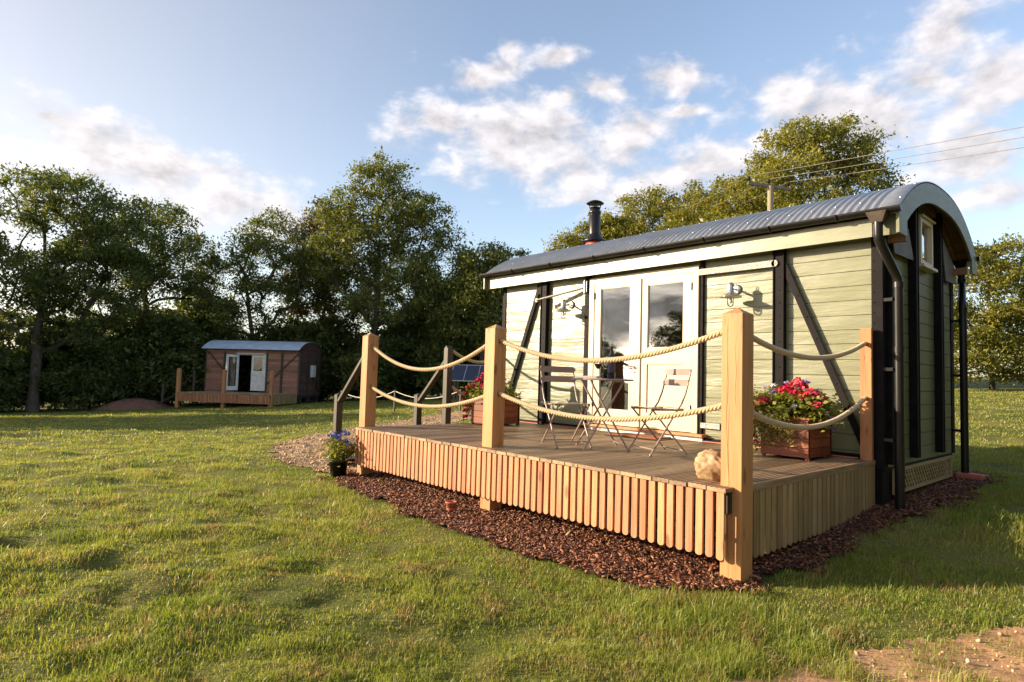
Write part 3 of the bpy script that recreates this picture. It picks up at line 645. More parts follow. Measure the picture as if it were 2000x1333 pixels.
def wagon(loc, rz, second):
    t = thing('railway_wagon', 'sage green converted railway wagon with cream double doors and arched corrugated roof' if not second else 'brown weathered railway wagon with open white door beneath dark trees', 'wagon', loc, rz)
    S = MAT['sage'] if not second else MAT['brown']; SE = MAT['sage_end'] if not second else MAT['brown_end']; BK = MAT['black'] if not second else MAT['dark_wood']
    zb = .545; zt = 2.86
    wall_boards(-WL+.04, -3.565, zb, zt, seed=3).build('side_wall', S, t)
    wall_boards(-1.90, -.035, zb, zt, seed=8).build('side_wall', S, t)
    wall_boards(-3.565, -1.90, 2.665, zt, seed=4, flat=True).build('side_wall', S, t)
    back = wall_boards(-WL+.04, -.035, zb, zt, seed=5, flat=True); back.v = [(x, WW-y, z) for x, y, z in back.v]; back.build('back_wall', S, t)
    # ends: boards clipped to the arch
    for xe, sg in ((0.0, 1), (-WL, -1)):
        b = MB(); z = zb; rn = random.Random(9)
        while z < 3.33:
            h = .146*rn.uniform(.95, 1.05)
            def half(zz):
                if zz <= 2.80: return WW/2-.03
                d = 1.47*max(0, (3.345-zz)/.53)**(1/2.4); return min(WW/2-.03, d)
            za, zc = z+.001, min(z+h-.001, 3.344); ha, hb = half(za), half(zc)
            w = rn.uniform(0, .003)
            pr = [(za, .008), (za+.004, 0), (zc-.004, 0), (zc, .008)]
            vs = []
            for zz, dx in pr:
                hh = half(zz); vs += [(xe-sg*(dx+w+.004), YC-hh, zz), (xe-sg*(dx+w+.004), YC+hh, zz)]
            b.add(vs, [(0, 1, 3, 2), (2, 3, 5, 4), (4, 5, 7, 6)]); z += h
        b.build('end_wall', SE, t)
    # floor frame and corner pillars
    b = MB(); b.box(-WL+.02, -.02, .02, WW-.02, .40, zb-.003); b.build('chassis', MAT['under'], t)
    # corner angles with rivets
    for xa, xb, ye in ((-.092, .006, 1), (-WL-.006, -WL+.07, 1)):
        b = MB(); b.box(xa, xb, -.014, -.002, zb-.01, 2.80, bev=.002)
        if xb > 0: b.box(-.006, .006, -.002, .105, zb-.01, 2.80, bev=.002)
        else: b.box(-WL-.006, -WL+.006, -.002, .10, zb-.01, 2.8, bev=.002)
        zr = np.arange(zb+.08, 2.7, .098)
        rivets(b, [((xa+.022), -.014, z) for z in zr], (0, -1, 0))
        if xb > 0: rivets(b, [(.006, .082, z+.03) for z in zr], (1, 0, 0))
        b.build('corner_angle', BK, t)
    b = MB()
    for y in (WW,):
        b.box(-.09, .006, y+.002, y+.014, zb, 2.8); b.box(-.006, .0065, y-.10, y+.002, zb, 2.8)
    b.build('corner_angle', BK, t)
    # uprights along the side
    ups = ((-4.49, .11, .07), (-3.655, .085, .05), (-1.90+.005, .045, .035), (-1.015, .115, .06)) if not second else ((-4.33, .09, .06), (-3.66, .09, .05), (-1.90+.005, .08, .05), (-1.05, .10, .06))
    for (x, w, pr) in ups:
        b = MB(); b.box(x, x+w, -pr, -.001, zb-.02, 2.74, bev=.004)
        if w > .1: b.box(x-.001, x+.012, -pr-.014, -pr+.001, zb-.02, 2.74, bev=.002); b.box(x+w-.012, x+w+.001, -pr-.010, -pr+.001, zb-.02, 2.74, bev=.002) if x > -2 else None
        rivets(b, [(x+w*.6, -pr, z) for z in np.arange(zb+.12, 2.7, .135)], (0, -1, 0), .009)
        b.build('upright', BK, t)
    # diagonal braces
    if not second:
        dg = (((-4.555, -.045, 2.66), (-5.33, -.045, .66)), ((-.955, -.045, 2.655), (-.115, -.045, .655)))
    else:
        dg = (((-5.22, -.045, 2.72), (-3.70, -.045, 1.10)), ((-.12, -.045, 2.70), (-1.85, -.045, 1.02)))
    for a, c in dg:
        b = MB(); b.bar(a, c, .062, .010, (0, 1, 0)); a2 = Vector(a)+Vector((-.026, .02, 0)); c2 = Vector(c)+Vector((-.026, .02, 0))
        b.bar(a2, c2, .010, .042, (0, 1, 0))
        A, Cc = Vector(a), Vector(c)
        rivets(b, [A.lerp(Cc, k/9)+Vector((.008, -.006, 0)) for k in range(1, 9)], (0, -1, 0), .008)
        b.bar(A+Vector((0, .043, -.05)), A+Vector((0, -.004, -.05)), .10, .15, (0, 0, 1))
        b.build('diagonal_brace', BK, t)
    # end uprights (channels) and details
    for y in (.785, 1.705):
        b = MB(); b.box(-.001, .07, y, y+.014, .60, arch(y-YC)-.09, bev=.002); b.box(-.0012, .07, y+.088, y+.102, .60, arch(y+.1-YC)-.09, bev=.002); b.box(.0, .012, y+.014, y+.088, .60, arch(y-YC)-.09)
        b.box(.058, .0705, y+.014, y+.05, .60, arch(y-YC)-.09)
        b.build('end_upright', BK, t)
    # roof: corrugated sheet over the arch
    xl, xr = (-WL-.24, .045) if not second else (-WL-.12, .04)
    pit = .076; nx = int((xr-xl)/pit)*8; ys = [YC+1.488*math.sin(R(-90+180*i/44)) for i in range(45)]
    def zf(y):
        d = abs(y-YC); z = arch(d) if d <= 1.47 else 2.90-(d-1.47)*.5
        return z
    vs = []
    for i in range(nx+1):
        x = xl+(xr-xl)*i/nx; w = .011*math.cos(2*math.pi*(x-xl)/pit)
        for y in ys: vs.append((x, y, zf(y)+w))
    ny = len(ys); top = len(vs)
    fs = [(i*ny+j, (i+1)*ny+j, (i+1)*ny+j+1, i*ny+j+1) for i in range(nx) for j in range(ny-1)]
    rm = MB(); rm.add(vs, fs, True)
    if not second:
        for i in range(0, int((xr-xl)/pit), 3):
            x = xl+i*pit
            for y in (-.215, -.02, .5, 1.0):
                dz = zf(y+.01)-zf(y-.01); nrm = Vector((0, -dz/.02, 1)).normalized()
                k = len(rm.f); rivets(rm, [(x, y, zf(y)+.011)], nrm, .0075, .008); rm.mi[k:] = [1]*(len(rm.f)-k)
    rf = rm.build('roof', [MAT['roof'] if not second else MAT['roof2'], MAT['steel']], t, fix=False)
    sf = MB()
    prof = [YC+1.46*math.sin(R(-90+180*i/32)) for i in range(33)]
    vs = [(x, y, zf(y)-.030) for x in (xl+.02, .19 if not second else .03) for y in prof]
    sf.add(vs, [(j, j+1, j+34, j+33) for j in range(32)], True); sf.build('roof_soffit', MAT['soffit'], t, fix=False)
    if not second:
        # flat flashing strip at the near verge
        m = MB(); vs = []
        for x, dz in ((.040, .012), (.045, .0125), (.205, .0125), (.208, .004)):
            vs += [(x, y, zf(y)+dz) for y in ys]
        m.add(vs, [(i*ny+j, (i+1)*ny+j, (i+1)*ny+j+1, i*ny+j+1) for i in range(3) for j in range(ny-1)], True)
        k = len(m.f)
        for y in (-.215, -.05, .4): rivets(m, [(.17, y, zf(y)+.0125)], Vector((0, -.5, 1)), .012, .01)
        m.mi[k:] = [1]*(len(m.f)-k); m.build('verge_flashing', [MAT['roof'], MAT['steel']], rf, fix=False)
        # barge board: curved face with legs
        for xa, xb in ((.182, .207), (-WL-.235, -WL-.21)):
            m = MB(); o_ = []; i_ = []
            K = 40
            o_.append((YC-1.47, 2.685)); i_.append((YC-1.235, 2.685))
            for k in range(K+1):
                d = -1.47+2.94*k/K if True else 0
                a = R(-90+180*k/K); d = 1.47*math.sin(a); o_.append((YC+d, arch(d)-.006))
                di = 1.235*math.sin(a); i_.append((YC+di, 3.19-.36*(abs(di)/1.235)**2.6))
            o_.append((YC+1.47, 2.685)); i_.append((YC+1.235, 2.685))
            n = len(o_); vs = [(xb, *p) for p in o_]+[(xb, *p) for p in i_]+[(xa, *p) for p in o_]+[(xa, *p) for p in i_]
            fs = []
            for k in range(n-1): fs += [(k, k+1, n+k+1, n+k), (2*n+k, 3*n+k, 3*n+k+1, 2*n+k+1), (n+k, n+k+1, 3*n+k+1, 3*n+k), (k, 2*n+k, 2*n+k+1, k+1)]
            fs += [(0, n, 3*n, 2*n), (n-1, 3*n-1, 4*n-1, 2*n-1)]
            m.add(vs, fs); m.build('barge_board', SE, t)
        # inner arch rib against the end wall
        m = MB(); vs = []; K = 32
        for x in (.002, .030):
            for s in (0, .085):
                for k in range(K+1):
                    a = R(-80+160*k/K); d = (1.40-s)*math.sin(a); vs.append((x, YC+d, arch(d*1.03)-.05-s))
        n = K+1; fs = []
        for k in range(K): fs += [(k, k+1, n+k+1, n+k), (2*n+k, 2*n+k+1, 3*n+k+1, 3*n+k), (k, k+1, 2*n+k+1, 2*n+k), (n+k, n+k+1, 3*n+k+1, 3*n+k)]
        m.add(vs, fs); m.build('arch_rib', MAT['soffit'], t)
        for y0, y1 in ((.05, .10), (WW-.15, WW-.10)):   # little noggins under the overhang
            MB().box(.03, .18, y0, y1, 2.66, 2.74).build('bracket_block', MAT['soffit'], t)
        # fascia, gutter, downpipes
        m = MB(); K = 30; vs = []
        for (yy, zz) in ((-.170, 2.690), (-.172, 2.864), (-.146, 2.864), (-.146, 2.690)):
            for k in range(K+1):
                x = -WL-.235+(-.034+WL+.235)*k/K; vs.append((x, yy+.0015*math.sin(x*1.9), zz))
        n = K+1; m.add(vs, [(a*n+k, a*n+k+1, ((a+1) % 4)*n+k+1, ((a+1) % 4)*n+k) for a in range(4) for k in range(K)]+[(0, n, 2*n, 3*n), (K, n+K, 2*n+K, 3*n+K)])
        m.build('fascia_board', MAT['fascia'], t)
        MB().box(-.033, .181, -.150, -.120, 2.692, 2.885, bev=.002).build('fascia_return', SE, t)
        MB().box(-WL-.21, .18, -.1455, -.004, 2.74, 2.752).build('eaves_soffit', MAT['dark_wood'], t)
        for ygut, nm in ((-.262, 0), (2*YC+.262, 1)):
            m = MB(); vs = []; K = 10
            for x in (-WL-.25, .235):
                for rr in (.052, .048):
                    for k in range(K+1):
                        a = math.pi+math.pi*k/K; vs.append((x, ygut+rr*math.cos(a), 2.915+rr*math.sin(a)*.95))
            n = K+1
            for k in range(K): m.add([vs[k], vs[k+1], vs[2*n+k+1], vs[2*n+k]], [(0, 1, 2, 3)], True); m.add([vs[n+k], vs[n+k+1], vs[3*n+k+1], vs[3*n+k]], [(3, 2, 1, 0)], True)
            for xx in (-WL-.25, .235): m.add([(xx, ygut+.052*math.cos(math.pi+math.pi*k/K), 2.915+.05*math.sin(math.pi+math.pi*k/K)) for k in range(K+1)], [tuple(range(K+1))])
            gt = m.build('gutter', MAT['black_pl'], t, fix=False)
            for x in (-4.9, -4.1, -3.3, -2.5, -1.7, -.95, -.30):
                MB().tube([(x, ygut+.056*math.cos(a), 2.915+.053*math.sin(a)) for a in [math.pi*1.0+math.pi*k/8 for k in range(9)]], .009, 5).build('gutter_bracket', MAT['black_pl'], gt)
        for y0, sg, x2, yp in ((-.262, 1, .128, .005), (2*YC+.262, -1, .115, 2.44)):
            m = MB(); m.tube([(.045, y0, 2.80), (.045, y0, 2.68), (.048, y0+sg*.006, 2.64), (.060, y0+sg*.05, 2.585), (x2-.015, yp-sg*.05, 2.36), (x2-.004, yp-sg*.010, 2.31), (x2, yp, 2.26), (x2, yp, 1.60), (x2, yp, .17)], .040, 16)
            for z in (2.60, 2.22, 1.62): m.tube([(x2 if z < 2.5 else .055, yp if z < 2.5 else y0+sg*.04, z), (x2 if z < 2.5 else .052, yp if z < 2.5 else y0+sg*.03, z+.05)], .045, 16)
            pp = m.build('downpipe', MAT['black_pl'], t)
            h = MB(); h.add([(-.015+a, y0+b_, z) for (s, z) in ((.045, 2.79), (.085, 2.885)) for a, b_ in ((.06-s, -s*.8), (.06+s, -s*.8), (.06+s, s*.8), (.06-s, s*.8))], [(0, 1, 2, 3), (4, 5, 6, 7), (0, 1, 5, 4), (1, 2, 6, 5), (2, 3, 7, 6), (3, 0, 4, 7)])
            h.build('hopper', MAT['bark'] if sg > 0 else MAT['black_pl'], pp)
            for z in (2.10, 1.45, .80): MB().box(.0, x2-.03, yp-.012, yp+.012, z, z+.03).box(x2-.045, x2-.035, yp-.05, yp+.05, z-.001, z+.031).build('pipe_clip', MAT['black_pl'], pp)
        MB().box(.0, .05, .095, .135, .58, 2.5).build('end_upright', BK, t)
        # grey sheets hanging beneath the overhang corners
        m = MB(); m.prism([(.10, 2.80), (.62, 2.90), (.80, 2.60), (.20, 2.585)], .040, .048, 'x'); m.build('gusset_sheet', MAT['grey_board'], t)
        m = MB(); m.prism([(1.86, 3.04), (2.40, 2.76), (2.47, 2.56), (2.02, 2.55)], .040, .048, 'x'); m.build('gusset_sheet', MAT['grey_board'], t)
        # end window
        y0, y1, z0, z1 = 1.00, 1.45, 2.60, 3.10
        m = MB()
        m.box(-.0, .060, y0, y0+.045, z0, z1, bev=.002); m.box(.0, .060, y1-.045, y1, z0, z1, bev=.002); m.box(.0, .060, y0+.0455, y1-.0455, z1-.045, z1-.001); m.box(.0, .060, y0+.0455, y1-.0455, z0+.001, z0+.045)
        m.box(.012, .040, y0+.045, y0+.080, z0+.045, z1-.045); m.box(.012, .040, y1-.080, y1-.045, z0+.045, z1-.045)
        wn = m.build('window', MAT['cream'], t)
        MB().box(.0, .095, y0-.03, y1+.03, z0-.035, z0-.002, bev=.003).build('sill', MAT['cream'], wn)
        MB().box(.0, .085, y0-.02, y1+.02, z1+.002, z1+.022, bev=.003).build('hood', MAT['cream'], wn)
        MB().box(.016, .022, y0+.08, y1-.08, z0+.045, z1-.045).build('pane', MAT['glass'], wn)
        # trellis skirt under the end
        m = MB(); ya, yb, za, zc = .235, 2.30, .285, .525
        m.box(.0, .022, ya, yb, zc-.028, zc); m.box(.0, .022, ya, yb, za, za+.028); m.box(.0, .022, ya, ya+.028, za+.0285, zc-.0285); m.box(.0, .022, yb-.028, yb, za+.0285, zc-.0285); m.box(.0, .022, yb-.24, yb-.215, za+.0285, zc-.0285)
        H = zc-za-.05
        for k in range(int((yb-ya)/.085)+4):
            for s, xx in ((1, .004), (-1, .011)):
                c = ya-.2+k*.085; a_ = Vector((xx, c, za+.025)); b_ = Vector((xx, c+s*H, za+.025+H))
                if s < 0: a_ = Vector((xx, c+H, za+.025)); b_ = Vector((xx, c, za+.025+H))
                lo, hi = min(a_.y, b_.y), max(a_.y, b_.y)
                if lo < ya+.01 or hi > yb-.01:
                    # trim to the frame
                    def cut(p, q, yv):
                        u = (yv-p.y)/(q.y-p.y); return p.lerp(q, u)
                    if hi < ya+.03 or lo > yb-.03: continue
                    if a_.y < ya+.01: a_ = cut(a_, b_, ya+.01)
                    if b_.y < ya+.01: b_ = cut(a_, b_, ya+.01)
                    if a_.y > yb-.01: a_ = cut(a_, b_, yb-.01)
                    if b_.y > yb-.01: b_ = cut(a_, b_, yb-.01)
                m.bar(a_, b_, .024, .006, (1, 0, 0))
        m.build('trellis_panel', MAT['trellis'], t)
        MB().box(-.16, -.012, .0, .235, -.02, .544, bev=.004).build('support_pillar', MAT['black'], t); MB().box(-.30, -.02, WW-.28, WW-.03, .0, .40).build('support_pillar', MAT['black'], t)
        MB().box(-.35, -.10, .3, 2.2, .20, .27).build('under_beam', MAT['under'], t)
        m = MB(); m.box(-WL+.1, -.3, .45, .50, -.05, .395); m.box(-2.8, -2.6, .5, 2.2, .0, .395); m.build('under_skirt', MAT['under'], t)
    else:
        # running gear glimpsed under the far wagon, meter box on its end
        m = MB(); m.box(-WL+.1, -.05, .30, .42, .22, .40); m.box(-WL+.1, -.05, WW-.42, WW-.30, .22, .40)
        for x in (-1.0, -4.3):
            for y in (.45, 2.05): m.tube([(x, y-.05, .22), (x, y+.05, .22)], .33, 20)
            m.tube([(x, .4, .25), (x, 2.1, .25)], .06, 8)
        for y in (.3, 1.25, 2.2): m.box(-.18, -.02, y-.12, y+.12, -.25, .4)
        m.build('running_gear', MAT['under'], t)
        mb = MB(); mb.box(.0, .12, 1.18, 1.62, 1.50, 2.15, bev=.01).build('shutter', MAT['white'], t)
        for a, c in (((.02, 1.2, 1.7), (.02, 2.4, .6)), ((.02, 1.15, 1.7), (.02, .1, .6))): MB().bar(a, c, .06, .03, (1, 0, 0)).build('end_brace', MAT['dark_wood'], t)
        for y in (.05, WW-.05): MB().box(-.01, .02, y-.05, y+.05, .5, 2.75).build('end_post', MAT['dark_wood'], t)
        m = MB(); K = 32; vs = []
        for x in (.025, .045):
            for s in (0, .10):
                for k in range(K+1):
                    a = R(-90+180*k/K); d = 1.50*math.sin(a); vs.append((x, YC+d, zf(YC+d)-.01-s))
        n = K+1; fs = []
        for k in range(K): fs += [(k, k+1, n+k+1, n+k), (2*n+k, 2*n+k+1, 3*n+k+1, 3*n+k), (k, k+1, 2*n+k+1, 2*n+k), (n+k, n+k+1, 3*n+k+1, 3*n+k)]
        m.add(vs, fs); m.build('roof_rim', MAT['dark_wood'], t)
    # interior
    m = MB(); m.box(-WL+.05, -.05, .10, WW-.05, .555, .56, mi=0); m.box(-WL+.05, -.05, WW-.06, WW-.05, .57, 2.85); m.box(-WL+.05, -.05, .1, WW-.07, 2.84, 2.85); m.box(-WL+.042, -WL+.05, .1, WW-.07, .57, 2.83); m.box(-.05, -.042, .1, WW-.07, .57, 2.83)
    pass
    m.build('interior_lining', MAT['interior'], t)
    # doors
    CR = MAT['cream'] if not second else MAT['white']
    m = MB()
    m.box(-3.565, -3.480, -.055, .04, .705, 2.662, bev=.003); m.box(-1.975, -1.900, -.055, .04, .705, 2.662, bev=.003); m.box(-3.4795, -1.9755, -.052, .04, 2.590, 2.661)
    fr = m.build('door_frame', CR, t)
    if not second:
        MB().box(-3.60, -1.80, -.115, .02, .672, .702, bev=.003).build('threshold', MAT['post'], fr)
        MB().box(-3.55, -1.83, -.060, .02, .622, .670).build('plinth', MAT['white'], fr)
    def leaf(x0, x1, g0, g1, panel, hx, flip=False):
        m = MB(); z0, z1 = .712, 2.586; ya, yb = -.045, .005; gx0, gx1, gz0, gz1 = g0[0], g1[0], g0[1], g1[1]
        m.box(x0, gx0, ya, yb, z0, z1); m.box(gx1, x1, ya, yb, z0, z1); m.box(gx0+.0003, gx1-.0003, ya+.0003, yb, gz1, z1-.0003)
        if panel is None: m.box(gx0+.0003, gx1-.0003, ya+.0003, yb, z0+.0003, gz0)
        else:
            m.box(gx0+.0003, gx1-.0003, ya+.0003, yb, panel[1], gz0); m.box(gx0+.0003, gx1-.0003, ya+.0003, yb, z0+.0003, panel[0])
            k = 4; hh = (panel[1]-panel[0])/k
            for i in range(k): m.box(gx0, gx1, ya+.014, yb-.004, panel[0]+i*hh+.002, panel[0]+(i+1)*hh-.002)
            m.box(gx0, gx1, ya+.018, yb-.006, panel[0], panel[1])
        # glazing beads
        e = .010
        m.box(gx0, gx0+e, ya+.010, ya+.03, gz0, gz1); m.box(gx1-e, gx1, ya+.010, ya+.03, gz0, gz1); m.box(gx0+e, gx1-e, ya+.010, ya+.03, gz0, gz0+e); m.box(gx0+e, gx1-e, ya+.010, ya+.03, gz1-e, gz1)
        d = m.build('door', CR, t)
        MB().box(gx0+e, gx1-e, -.026, -.021, gz0+e, gz1-e).build('glass_pane', MAT['glass'], d)
        for z in (.98, 2.42): MB().tube([(hx, -.052, z-.045), (hx, -.052, z+.045)], .010, 8).build('hinge', MAT['black'] if not second else MAT['steel'], d)
        return d
    if not second:
        dl = leaf(-3.472, -2.742, (-3.375, .905), (-2.885, 2.515), None, -3.476)
        dr = leaf(-2.712, -1.982, (-2.615, 1.70), (-2.105, 2.495), (.90, 1.50), -1.986)
        MB().box(-2.748, -2.706, -.062, -.046, .715, 2.584, bev=.004).build('door_astragal', MAT['cream'], dl)
        h = MB(); h.box(-2.832, -2.795, -.050, -.045, 1.33, 1.55, bev=.002); h.tube([(-2.813, -.05, 1.47), (-2.813, -.095, 1.47), (-2.83, -.10, 1.47), (-2.93, -.10, 1.468)], .009, 8); h.tube([(-2.813, -.05, 1.40), (-2.813, -.06, 1.40)], .011, 8)
        h.build('door_handle', MAT['steel'], dl)
        c = MB(); vs = []
        for k in range(25): vs.append((-3.37+.075*k/24, .09+.012*math.sin(k*1.3), .60)); vs.append((-3.37+.075*k/24, .09+.012*math.sin(k*1.3), 2.56))
        c.add(vs, [(2*k, 2*k+2, 2*k+3, 2*k+1) for k in range(24)], True); c.build('curtain', MAT['curtain'], t, fix=False)
        # forged straps
        m = MB(); m.box(-1.895, -.995, -.078, -.062, 2.535, 2.605); m.tube([(-.995, -.078, 2.570), (-.995, -.062, 2.570)], .035, 14)
        rivets(m, [(x, -.078, 2.57) for x in (-1.85, -1.5, -1.2, -.99)], (0, -1, 0), .009); m.build('door_track_strap', MAT['rust'], t)
        m = MB(); m.box(-1.86, -1.60, -.050, -.03, .775, .835); m.box(-1.62, -1.59, -.05, -.002, .775, .835); m.build('lower_strap', MAT['rust'], t)
        m = MB(); m.bar((-3.675, -.058, 2.548), (-4.45, -.20, 2.420), .014, .062, (0, 1, 0)); m.tube([(-4.45, -.207, 2.42), (-4.45, -.193, 2.42)], .031, 12)
        rivets(m, [Vector((-3.72, -.068, 2.54)).lerp(Vector((-4.43, -.205, 2.423)), k/6) for k in range(7)], (0, -1, 0), .009); m.build('swung_strap', MAT['rust'], t)
        m = MB(); m.box(-3.66, -3.60, -.075, -.045, 2.48, 2.64, bev=.004); m.tube([(-3.63, -.085, 2.47), (-3.63, -.085, 2.65)], .010, 8); m.build('strap_hinge', MAT['steel'], t)
        MB().box(-WL+.05, -.17, -.035, -.002, .622, .66).build('base_strip', MAT['black'], t)
        MB().box(-WL, -.2, -.055, -.035, .6215, .630).build('membrane_strip', MAT['red_felt'], t)
        # flue
        fx, fy = -4.36, .95; fz = zf(fy)
        m = MB(); m.lathe([(.052, fz), (.052, fz+.08)], (fx, fy, 0), 24); m.lathe([(.090, fz+.14), (.090, fz+.50), (.085, fz+.505), (.085, fz+.515), (.094, fz+.52), (.094, fz+.565), (.080, fz+.58), (.080, fz+.625), (.0, fz+.62)], (fx, fy, 0), 28)
        fl = m.build('flue_pipe', MAT['black_pl'], t)
        MB().lathe([(.088, fz+.20), (.10, fz+.18), (.155, fz+.11), (.195, fz+.075), (.190, fz+.072), (.05, fz+.12)], (fx, fy, 0), 28).build('storm_collar', MAT['black_pl'], fl)
        MB().lathe([(.165, fz-.07), (.155, fz+.0), (.13, fz+.06), (.05, fz+.10)], (fx, fy, 0), 24).build('flashing_boot', simple('red_silicone', (.55, .10, .05), .5), fl)
        m = MB(); m.lathe([(.0001, fz+.745), (.05, fz+.738), (.11, fz+.715), (.140, fz+.692), (.136, fz+.687), (.05, fz+.685), (.0001, fz+.685)], (fx, fy, 0), 28)
        for k in range(4):
            a = k*math.pi/2+.5; m.bar((fx+.078*math.cos(a), fy+.078*math.sin(a), fz+.60), (fx+.098*math.cos(a), fy+.098*math.sin(a), fz+.70), .014, .004, (-math.sin(a), math.cos(a), 0))
        m.build('rain_cap', MAT['black_pl'], fl)
        # low flat panel on the far slope of the roof
        M4 = Matrix.Translation((-1.80, 1.15, zf(1.15)+.035)) @ Matrix.Rotation(R(-3), 4, 'X')
        m = MB(); m.box(-.25, .25, -.02, .48, .014, .034, M4); pn = m.build('roof_panel', MAT['black_pl'], t)
        MB().box(-.25, .25, -.02, .48, -.006, .0138, M4).build('panel_edge', MAT['white'], pn)
    else:
        leaf(-2.712, -1.982, (-2.60, 1.75), (-2.09, 2.47), (.90, 1.50), -1.986)
        d = leaf(-3.472, -2.742, (-3.36, .905), (-2.86, 2.47), None, -3.476)
        # swing the left leaf open towards the deck about its hinge
        Mr = Matrix.Translation((-3.472, -.045, 0)) @ Matrix.Rotation(R(-112), 4, 'Z') @ Matrix.Translation((3.472, .045, 0))
        d.matrix_local = Mr
        MB().box(-3.565, -1.90, -.20, -.06, 2.66, 2.69).build('door_hood', MAT['white'], t)
    return t
wagon((0, 0, 0), 0, False)
P2 = (-27.95, 4.88, -.53)
a2 = R(39.8); cx_, cy_ = -.102, -2.535
O2 = (P2[0]-(cx_*math.cos(a2)-cy_*math.sin(a2)), P2[1]-(cx_*math.sin(a2)+cy_*math.cos(a2)), P2[2])
wagon(O2, a2, True); make_deck(O2, a2, True); make_steps(O2, a2, True)
# ------------------------------------------------------------------ wall lamps
def lamp(x, label):
    t = thing('wall_lamp', label, 'lamp', (x, 0, 0), 0, 'galvanised wall lamps'); y, z = -.20, 2.235
    MB().lathe([(.0001, 0), (.055, 0), (.055, .012), (.040, .022), (.0001, .022)], (-.030, -.002, z+.105), 24, Matrix.Rotation(R(90), 4, 'X')).build('mount_plate', MAT['steel'], t)
    MB().tube([(-.030, -.02, z+.105), (-.026, -.07, z+.10), (-.012, -.13, z+.085), (.0, -.19, z+.075)], .012, 8).build('arm', MAT['steel'], t)
    s = MB().lathe([(.030, 0+.135), (.033, .13), (.036, .12), (.036, .045), (.050, .030), (.088, .016), (.118, -.002), (.119, -.006), (.10, .002), (.05, .012), (.036, .02)], (0, y, z), 32).build('shade', MAT['steel'], t)
    m = MB(); m.lathe([(.036, .122), (.040, .124), (.036, .136), (.024, .150), (.010, .158), (.0001, .160)], (0, y, z), 24); m.tube([(.016*math.cos(a), y, z+.176+.016*math.sin(a)) for a in [2*math.pi*k/14 for k in range(15)]], .004, 6, cap=False); m.build('finial_ring', MAT['steel'], t)
    MB().lathe([(.034, .0), (.036, -.01), (.036, -.075), (.030, -.098), (.014, -.112), (.0001, -.114)], (0, y, z), 24).build('glass_jar', MAT['clear'], t)
    MB().lathe([(.010, .0), (.012, -.02), (.022, -.045), (.020, -.065), (.0001, -.078)], (0, y, z), 14).build('bulb', MAT['white'], t)
lamp(-1.42, 'galvanised wall lamp under the rusty strap to the right of the doors')
lamp(-3.91, 'galvanised wall lamp between the black uprights to the left of the doors')
# ------------------------------------------------------------------ bistro chairs and table
def chair(loc, face, label):
    rz = math.atan2(face[1], face[0])+math.pi/2
    t = thing('folding_chair', label, 'chair', loc, rz, 'folding bistro chairs'); C_ = MAT['chair']
    for s in (-1, 1):
        x = s*.185
        MB().tube([(x, .235, .79), (x, .225, .74), (x, .205, .66), (x, .175, .56), (x, .135, .47), (x, .08, .40), (x, -.19, .012)], .0085, 8).build('back_leg', C_, t)
        MB().tube([(s*.165, -.175, .425), (s*.165, .21, .012)], .0085, 8).build('cross_leg', C_, t)
        MB().lathe([(.0001, 0), (.012, 0), (.012, .022), (.0001, .022)], (x, -.19, 0), 10).build('foot_cap', C_, t)
    MB().tube([(-.185, -.155, .06), (.185, -.155, .06)], .006, 6).build('stretcher', C_, t)
    MB().tube([(-.165, .18, .045), (.165, .18, .045)], .006, 6).build('stretcher', C_, t)
    for z, h in ((.765, .062), (.665, .062)):
        b = MB(); K = 16; vs = []
        yb = .232 if z > .7 else .207
        for k in range(K+1):
            u = -1+2*k/K; e = math.sqrt(max(0, 1-max(0, (abs(u)-.88)/.12)**2)); hh = h/2*(.25+.75*e); y = yb-.012+.018*(1-u*u)
            vs += [(u*.205, y-.002, z-hh), (u*.205, y-.002, z+hh), (u*.205, y+.002, z+hh), (u*.205, y+.002, z-hh)]
        fs = [(4*k+a, 4*k+(a+1) % 4, 4*k+4+(a+1) % 4, 4*k+4+a) for k in range(K) for a in range(4)]+[(0, 1, 2, 3), (4*K, 4*K+1, 4*K+2, 4*K+3)]
        b.add(vs, fs, False); b.build('back_slat', C_, t)
    b = MB()
    for k in range(6):
        y = -.185+k*.062; z = .425+.012*math.cos(k)*.3-.010*math.sin(math.pi*k/5); b.box(-.205, .205, y, y+.048, z, z+.004, bev=.0015)
    b.box(-.17, -.155, -.18, .17, .405, .423); b.box(.155, .17, -.18, .17, .405, .423); b.build('seat', C_, t)
    return t
chair((-2.27, -1.86, HD), (.90, -.34), 'folding metal chair with dark slatted back on the left of the bistro table')
chair((-1.43, -1.52, HD), (-.36, -.93), 'folding metal chair with sunlit slatted back to the right of the bistro table')
def table():
    t = thing('bistro_table', 'small round folding metal bistro table between two chairs on the deck', 'table', (-1.93, -1.72, HD), R(-38)); C_ = MAT['chair']
    MB().lathe([(.0001, .683), (.29, .683), (.30, .680), (.304, .672), (.300, .664), (.296, .664), (.294, .676), (.0001, .678)], (0, 0, 0), 40).build('table_top', C_, t)
    for s in (-1, 1):
        MB().tube([(s*.23, -.16, .665), (s*.23, -.13, .60), (s*.23, .21, .01)], .010, 8).build('leg', C_, t)
        MB().tube([(s*.19, .16, .665), (s*.19, .13, .60), (s*.19, -.21, .01)], .010, 8).build('leg', C_, t)
    MB().tube([(-.23, .18, .055), (.23, .18, .055)], .007, 6).build('stretcher', C_, t); MB().tube([(-.19, -.18, .055), (.19, -.18, .055)], .007, 6).build('stretcher', C_, t)
    MB().tube([(-.19, .16, .66), (.19, .16, .66)], .007, 6).build('stretcher', C_, t)
table()
tz = HD+.683
t = thing('wine_bottle', 'dark wine bottle standing on the bistro table', 'bottle', (-1.84, -1.70, tz+.001))
